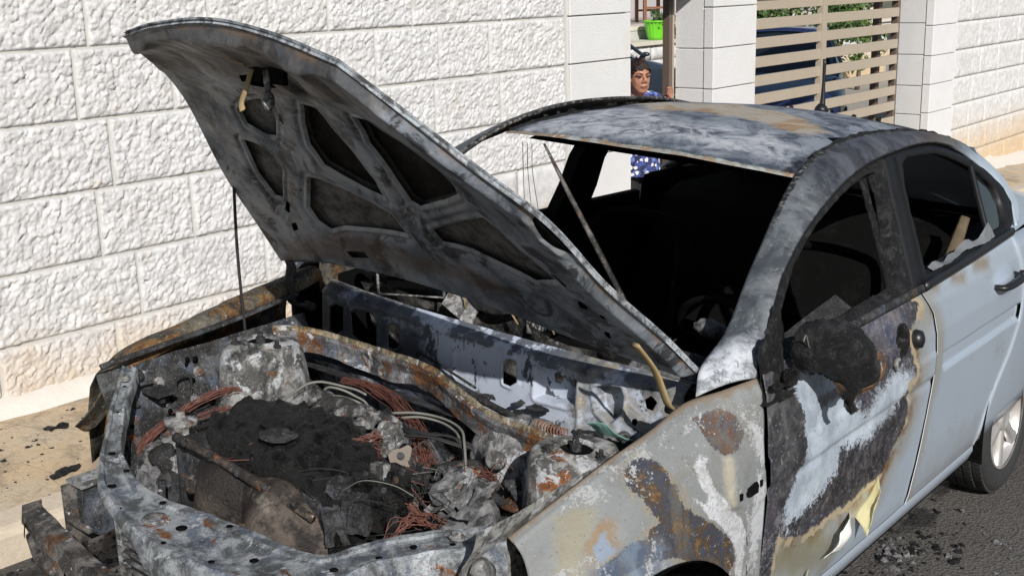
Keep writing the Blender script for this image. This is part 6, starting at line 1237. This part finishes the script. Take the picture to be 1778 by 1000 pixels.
# ---- parked cars in the yard
def yard_car(label, loc, rz, paint, name='parked_car'):
    c = empty(name, env(*loc), rz+WY); tag(c, label, 'car', 'cars parked in the yard')
    S = [(-2.05, .55, .62, .35), (-1.98, .70, .66, .25), (-1.7, .80, .78, .20), (-1.2, .845, .89, .20), (-.75, .85, .96, .20), (-.2, .85, .985, .20), (.6, .85, 1.0, .20), (1.3, .84, 1.02, .22), (1.75, .80, 1.02, .26), (2.0, .72, .98, .34), (2.08, .60, .85, .42)]
    G = []
    for x, w, zt, zb in S:
        G.append([(x, -w*.86, zb), (x, -w, zb+.12), (x, -w*1.0, (zb+zt)/2+.05), (x, -w*.965, zt-.06), (x, -w*.86, zt), (x, -w*.45, zt+.03), (x, 0, zt+.04), (x, w*.45, zt+.03), (x, w*.86, zt), (x, w*.965, zt-.06), (x, w, (zb+zt)/2+.05), (x, w, zb+.12), (x, w*.86, zb)])
    G = np.array(G); U = np.linspace(0, 1, 50); G = np.stack([spl(G[:, k], U) for k in range(13)], 1)
    keep = np.ones((49, 12), bool)
    mb = MB().grid(G, keep); b = mb.build('body', paint, c); solid(b, .004)
    for s, e in ((0, 0), (1, -1)): MB().add(G[e], [tuple(range(13))]).build('front_end' if s == 0 else 'tail', paint, c, False)
    W = [(-.80, .70, .97), (-.15, .60, 1.38), (.1, .58, 1.43), (.7, .58, 1.44), (1.1, .57, 1.38), (1.62, .62, 1.03)]
    gm_ = bpy.data.materials.get('car_glass') or NT('car_glass').out((.010, .014, .016), .05, 0, Coat_Weight=1.)
    H = np.array([[(x, -.78 if z < 1.1 else -w-.01, .98 if z > 1.1 else z), (x, -w, z-.03), (x, -w*.8, z), (x, 0, z+.03), (x, w*.8, z), (x, w, z-.03), (x, .78 if z < 1.1 else w+.01, .98 if z > 1.1 else z)] for x, w, z in W])
    H[1:5, 0, 1] = -.79; H[1:5, 6, 1] = .79; U = np.linspace(0, 1, 30); H = np.stack([spl(H[:, k], U) for k in range(7)], 1)
    MB().grid(H).build('windows', gm_, c)
    R = np.array([[(x, y, z+.035-.05*(abs(y)/.58)**2) for y in np.linspace(-.58, .58, 9)] for x, z in ((-.12, 1.40), (.1, 1.43), (.7, 1.44), (1.08, 1.39))]); solid(MB().grid(R).build('roof', paint, c), .01, 0)
    for s in (-1, 1):
        MB().tube([(-.86, s*.735, .985), (-.5, s*.68, 1.19), (-.14, s*.595, 1.39)], .022, 6, 16).tube([(-.14, s*.595, 1.39), (.5, s*.60, 1.42), (1.1, s*.58, 1.38), (1.66, s*.66, 1.03)], .028, 6, 24).build('pillar', paint, c)
        MB().tube([(.33, s*.795, .98), (.36, s*.60, 1.40)], .030, 6, 6).build('centre_pillar', gm_, c)
        MB().tube([(-.66, s*.80, .99), (-.64, s*.86, 1.01), (-.63, s*.90, 1.03), (-.62, s*.95, 1.03)], [.012, .035, .045, .03], 8, 10, flat=.7).build('mirror', paint, c)
        MB().lathe([(.02, 0), (.10, .02), (.11, .05), (.05, .08)], (-1.93, s*.58, .68), (-1, 0, .2), 16).build('headlight', M_ALLOY, c)
        for x in (-1.28, 1.25):
            MB().lathe([(.33, -.10), (.34, .0), (.335, .012), (.325, .012), (.32, -.10)], (x, s*.845, .31), (0, s, 0), 40, caps=False).build('wheel_arch', M_BLKPLAST, c)
            w_ = MB().lathe([(.19, -.08), (.29, -.09), (.31, -.06), (.31, .0), (.29, .018), (.20, .014)], (x, s*.845, .31), (0, s, 0), 40).build('wheel', M_RUBBER, c)
            MB().lathe([(.20, .016), (.19, .02), (.12, .012), (.05, .02), (.01, .022)], (x, s*.845, .31), (0, s, 0), 30).build('hub_cap', M_ALLOY, w_)
    for z in (.45, .52, .59): MB().box((-2.07, 0, z), (.012, .34, .012)).build('grille_bar', M_BLKPLAST, c, False)
    return c
M_BLUEC = plain('dark_blue_paint', (.022, .035, .10), .25, .3, .15, 3, Coat_Weight=.8); M_GREYC = plain('slate_paint', (.045, .062, .085), .25, .3, .15, 3, Coat_Weight=.8)
yard_car('dark blue car parked behind the beige slatted gate, windscreen towards the street', (11.4, 5.0, -.1), math.atan2(.43, .9), M_BLUEC)
yard_car('slate grey car parked behind the woman, front wheel beside her', (9.5, 6.95, .08), math.pi, M_GREYC)
# hedges
hg = empty('hedge', env(15.5, 7.2, -.1)); tag(hg, 'green leafy bushes above the blue car behind the slatted gate', 'bush')
for k, (a, b, c_) in enumerate(((-.8, 0, 1.2), (.3, .1, 1.3), (1.4, -.2, 1.25), (2.5, 0, 1.2), (3.6, .1, 1.2))): foliage(hg, 'foliage', M_LEAF2 if k % 2 else M_LEAF, (a, b, c_), (.7, .5, .75), 900, .06, 20+k); MB().tube([(a, b, 0), (a+.05, b, .6), (a, b+.1, 1.3)], [.05, .035, .015], 6, 10).build('stem', M_GATEB, hg)
rb = empty('shrub', env(11.1, 7.1, -.1)); tag(rb, 'reddish leafed shrub behind the left end of the slatted gate', 'shrub')
foliage(rb, 'foliage', M_LEAFR, (0, 0, 1.0), (.5, .4, .5), 700, .05, 31); MB().tube([(0, 0, 0), (0, .05, .5), (.05, 0, 1.0)], [.03, .025, .01], 6, 8).build('stem', M_GATEB, rb)
# ------------------------------------------------------------------ the woman in the doorway (local frame: facing -y, her left is +x)
WX, WYY, WZ = 5.19, 2.80, -.10
wm = empty('person', env(WX, WYY, WZ), WY-.55)
tag(wm, 'person in floral blouse looking out beside the gate pillar, hand on the post', 'person')
n = NT('skin'); c = n.mix(n.noise(14, 5, .6), (.34, .15, .095), (.45, .22, .145)); c = n.mix(n.rng(n.noise(40, 4, .7), .55, .75, 0, .4), c, (.26, .10, .06)); n.bump(n.noise(90, 5, .7), .3, .004); M_SKIN = n.out(c, .5, 0)
n = NT('floral_blouse'); v = n.vor(26, rnd=.8); ang = n.noise(60, 2, .5)
fl = n.rng(n.math('ADD', v, n.math('MULTIPLY', n.math('SUBTRACT', n.noise(70, 2, .5), .5), .5)), .40, .46, 1, 0); col = n.vor(26, out='Color', rnd=.8)
c = n.mix(n.rng(n.noise(18, 3, .6), .45, .55), (.015, .02, .06), (.05, .07, .26)); c = n.mix(fl, c, n.mix(n.rng(n.sep(0, col), .4, .5), (.70, .70, .70), (.12, .17, .46))); c = n.mix(n.rng(v, .08, .12, 1, 0), c, (.30, .26, .15)); M_BLOUSE = n.out(c, .85)
M_TROUS = plain('black_trousers', (.012, .012, .014), .85, 0, .3, 20); M_HAIR = plain('dark_brown_hair', (.018, .007, .005), .4, 0, .6, 60, .8, 120)
def fuse(o, vx, sm=6):
    m = o.modifiers.new('fuse', 'REMESH'); m.mode = 'VOXEL'; m.voxel_size = vx; m.use_smooth_shade = True
    s = o.modifiers.new('soften', 'SMOOTH'); s.factor = .5; s.iterations = sm; return o
def ball(mb, c, r): return blob(c, r, 0, 1, 0, 24, 16, mb)
b = MB(); HC = np.array([-.005, -.045, 1.405])
ball(b, HC+np.array([0, .012, .03]), (.074, .092, .085)); ball(b, HC+np.array([0, -.012, -.035]), (.064, .080, .088)); ball(b, HC+np.array([0, -.045, -.085]), (.042, .036, .030))
for s in (-1, 1):
    ball(b, HC+np.array([s*.036, -.052, -.026]), (.022, .018, .022)); ball(b, HC+np.array([s*.076, .01, -.015]), (.010, .018, .030)); ball(b, HC+np.array([s*.030, -.078, .022]), (.026, .012, .009)); ball(b, HC+np.array([s*.036, -.042, -.066]), (.020, .024, .024))
    ball(b, HC+np.array([s*.013, -.098, -.028]), (.011, .010, .009))
b.tube([HC+np.array([0, -.082, .02]), HC+np.array([0, -.098, -.005]), HC+np.array([0, -.108, -.026])], [.009, .012, .014], 10, 8)
ball(b, HC+np.array([0, -.086, -.056]), (.024, .010, .007)); ball(b, HC+np.array([0, -.084, -.068]), (.021, .010, .008))
b.tube([(-.005, -.02, 1.36), (-.003, .0, 1.29), (0, .02, 1.22)], [.055, .056, .07], 16, 10)
b.tube([(0, .02, 1.24), (0, .015, 1.10), (0, .01, .95), (0, .01, .82), (0, .01, .74)], [.11, .135, .135, .15, .13], 18, 20, flat=1.0)
for s in (-1, 1):
    b.tube([(s*.06, .02, 1.22), (s*.13, .02, 1.215), (s*.165, .02, 1.18)], [.06, .06, .052], 12, 8)
    b.tube([(s*.085, .01, .78), (s*.09, -.005, .45), (s*.09, .01, .08)], [.085, .06, .04], 14, 16); b.tube([(s*.09, .03, .05), (s*.095, -.05, .04), (s*.10, -.15, .03)], [.035, .04, .03], 10, 8)
b.tube([(-.165, .02, 1.19), (-.22, .03, .97), (-.20, -.03, .76)], [.05, .042, .028], 12, 14)
b.tube([(.165, .02, 1.19), (.24, .06, 1.03), (.235, .0, 1.14), (.225, -.045, 1.19)], [.05, .042, .032, .026], 12, 20)
def hand(c, ex, ey, ez, curl):
    """palm at c, ex across the knuckles (index side +), ey along the fingers, ez out of the back of the hand"""
    c, ex, ey, ez = [np.array(a, float) for a in (c, ex, ey, ez)]
    b.tube([c-ey*.03, c+ey*.02, c+ey*.045], [.026, .036, .034], 12, 6, flat=.5)
    for k, (o, L) in enumerate(((.030, .068), (.010, .076), (-.011, .070), (-.031, .056))):
        p0 = c+ex*o+ey*.045; a1, a2 = curl, curl*2.2
        p1 = p0+(ey*math.cos(a1*.5)-ez*math.sin(a1*.5))*L*.42; p2 = p1+(ey*math.cos(a1)-ez*math.sin(a1))*L*.33; p3 = p2+(ey*math.cos(a2)-ez*math.sin(a2))*L*.27
        b.tube([p0, p1, p2, p3], [.0095, .009, .0085, .0075], 8, 12)
    q = c+ex*.034-ey*.005; b.tube([q-ex*.012, q+ex*.018+ey*.018-ez*.01, q+ex*.022+ey*.045-ez*.028], [.013, .011, .009], 8, 8)
hand((.226, -.062, 1.225), (-.85, -.5, 0), (.0, -.15, 1), (.5, .85, .1), .45)
hand((-.197, -.04, .715), (.1, -1, .1), (.0, -.12, -1), (-1, 0, 0), .3)
body = fuse(b.build('body', M_SKIN, wm), .0045, 9)
for s in (-1, 1):
    e = MB(); ball(e, HC+np.array([s*.031, -.083, .006]), (.0135, .007, .0045)); e.build('eye', plain('eye_dark', (.03, .02, .015), .3), body)
    MB().tube([HC+np.array([s*.012, -.091, .024]), HC+np.array([s*.032, -.089, .031]), HC+np.array([s*.054, -.074, .023])], [.004, .0045, .003], 6, 8).build('eyebrow', M_HAIR, body)
MB().tube([HC+np.array([-.024, -.088, -.064]), HC+np.array([0, -.097, -.061]), HC+np.array([.024, -.088, -.064])], [.002, .0035, .002], 6, 10).build('mouth', plain('lip_line', (.10, .03, .025), .6), body)
# hair: short, brushed back, wavy
th = np.linspace(0, 2*np.pi, 60, endpoint=False); ph = np.linspace(.02, 1.95, 34); D = np.stack([np.sin(ph)[:, None]*np.cos(th), np.sin(ph)[:, None]*np.sin(th), np.cos(ph)[:, None]+0*th], -1)
front = np.maximum(0, -D[..., 1])*np.maximum(0, 1-np.abs(D[..., 0])*.9)
V = D*np.array([.086, .104, .098])+HC+np.array([0, .022, .036]); lim = sstep(.06, .02, V[..., 2]-HC[2])*front
V = V-D*(.045*lim)[..., None]+D*(.009*fbm(V, 22, 3, 2)+.003*np.sin(D[..., 2]*22+D[..., 0]*16+3*vnoise(V, 30, 2)))[..., None]
keep = ~((V[:-1, :-1, 1] < HC[1]-.025) & (V[:-1, :-1, 2] < HC[2]+.045)) if False else None
FZ = np.interp(np.arctan2(D[..., 0], -D[..., 1]), [-3.2, -1.5, -1.0, -.5, 0, .5, 1.0, 1.5, 3.2], [-.075, -.045, .01, .046, .052, .048, .02, -.045, -.075])
FZ = FZ+.014*vnoise(V, 55, 9); kp = (V[..., 2]-HC[2] > FZ); kp = kp[:-1, :] & kp[1:, :]; kp = np.concatenate([kp, kp[:1]], 0)
solid(MB().grid(V, kp, close_v=True).build('hair', M_HAIR, body), .012)
# blouse and trousers
s_ = MB(); s_.tube([(0, .02, 1.262), (0, .02, 1.20), (0, .012, 1.08), (0, .01, .95), (0, .01, .82), (0, .01, .70)], [.085, .135, .155, .155, .172, .175], 26, 30)
for s in (-1, 1): s_.tube([(s*.05, .02, 1.235), (s*.13, .02, 1.228), (s*.175, .022, 1.18), (s*.205, .03, 1.06), (s*.222, .04, .99)], [.065, .068, .064, .062, .060], 16, 18)
fuse(s_.build('blouse', M_BLOUSE, body), .007, 5)
t_ = MB(); t_.tube([(0, .01, .88), (0, .01, .80), (0, .01, .72)], [.155, .168, .15], 20, 8)
for s in (-1, 1): t_.tube([(s*.08, .01, .78), (s*.09, 0, .45), (s*.09, .01, .10)], [.105, .085, .075], 16, 14)
fuse(t_.build('trousers', M_TROUS, body), .008, 4)
for s in (-1, 1): blob((s*.095, -.045, .035), (.048, .125, .038), 0, 1, 0, 20, 12).build('shoe', M_BLKPLAST, body)
# ------------------------------------------------------------------ charred crumbs on the pavement and the road
def crumbs(name, label, pts, smin, smax, mats, seed, lift):
    rs = np.random.RandomState(seed); mb = MB()
    for x, y in pts:
        s = smin+(smax-smin)*rs.rand()**3; z = float(ground_z(x, y, lift)); blob((x, y, z+s*.12), (s*rs.uniform(.7, 1.6), s, s*.4), s*1.1, 90, rs.randint(999), 7, 5, mb, Matrix.Rotation(rs.rand()*6, 3, 'Z'))
    o = mb.build(name, mats, None, False); o.rotation_euler.z = WY; tag(o, label, 'debris', None, 'stuff'); return o
rs = np.random.RandomState(3)
crumbs('charred_crumbs', 'small black charred crumbs scattered over the tan pavement', [(rs.uniform(-.9, 1.6), 1.50+.8*rs.rand()) for _ in range(420)], .002, .011, M_CHAR, 1, .12)
crumbs('road_crumbs', 'black burnt crumbs and grit on the road beside the door', [(rs.normal(1.7, .25), rs.normal(-.72, .08)) for _ in range(200)]+[(rs.uniform(-.6, .2), rs.uniform(1.05, 1.38)) for _ in range(240)], .003, .014, M_CHAR, 2, 0)
crumbs('ash_flakes', 'grey ash flakes lying on the road by the sill', [(rs.normal(1.68, .06), rs.normal(-.66, .03)) for _ in range(70)]+[(rs.uniform(-.6, .2), rs.uniform(1.05, 1.38)) for _ in range(60)]+[(rs.uniform(1.5, 3), rs.uniform(-1.1, -.6)) for _ in range(70)], .003, .016, M_ASHL, 4, 0)
for k, (x, y, s) in enumerate(((.62, 2.24, .05), (.13, 2.05, .045), (.28, 1.93, .03), (-.08, 1.66, .04), (1.78, -.84, .022))):
    z = float(ground_z(x, y, .12 if y > 0 else 0)); o = blob((0, 0, s*.1), (s*1.2, s*.5, s*.2), s*.6, 45, k, 18, 12).build('burnt_scrap', M_CHAR); o.location = env(x, y, z)
    tag(o, ('long black burnt scrap against the foot of the stone wall', 'flat dark scrap on the pavement nearest the fender tip', 'small dark scrap on the middle of the pavement', 'dark scrap near the kerb edge on the pavement', 'burnt scrap lying alone on the road beside the sill')[k], 'debris', 'burnt scraps on the ground')
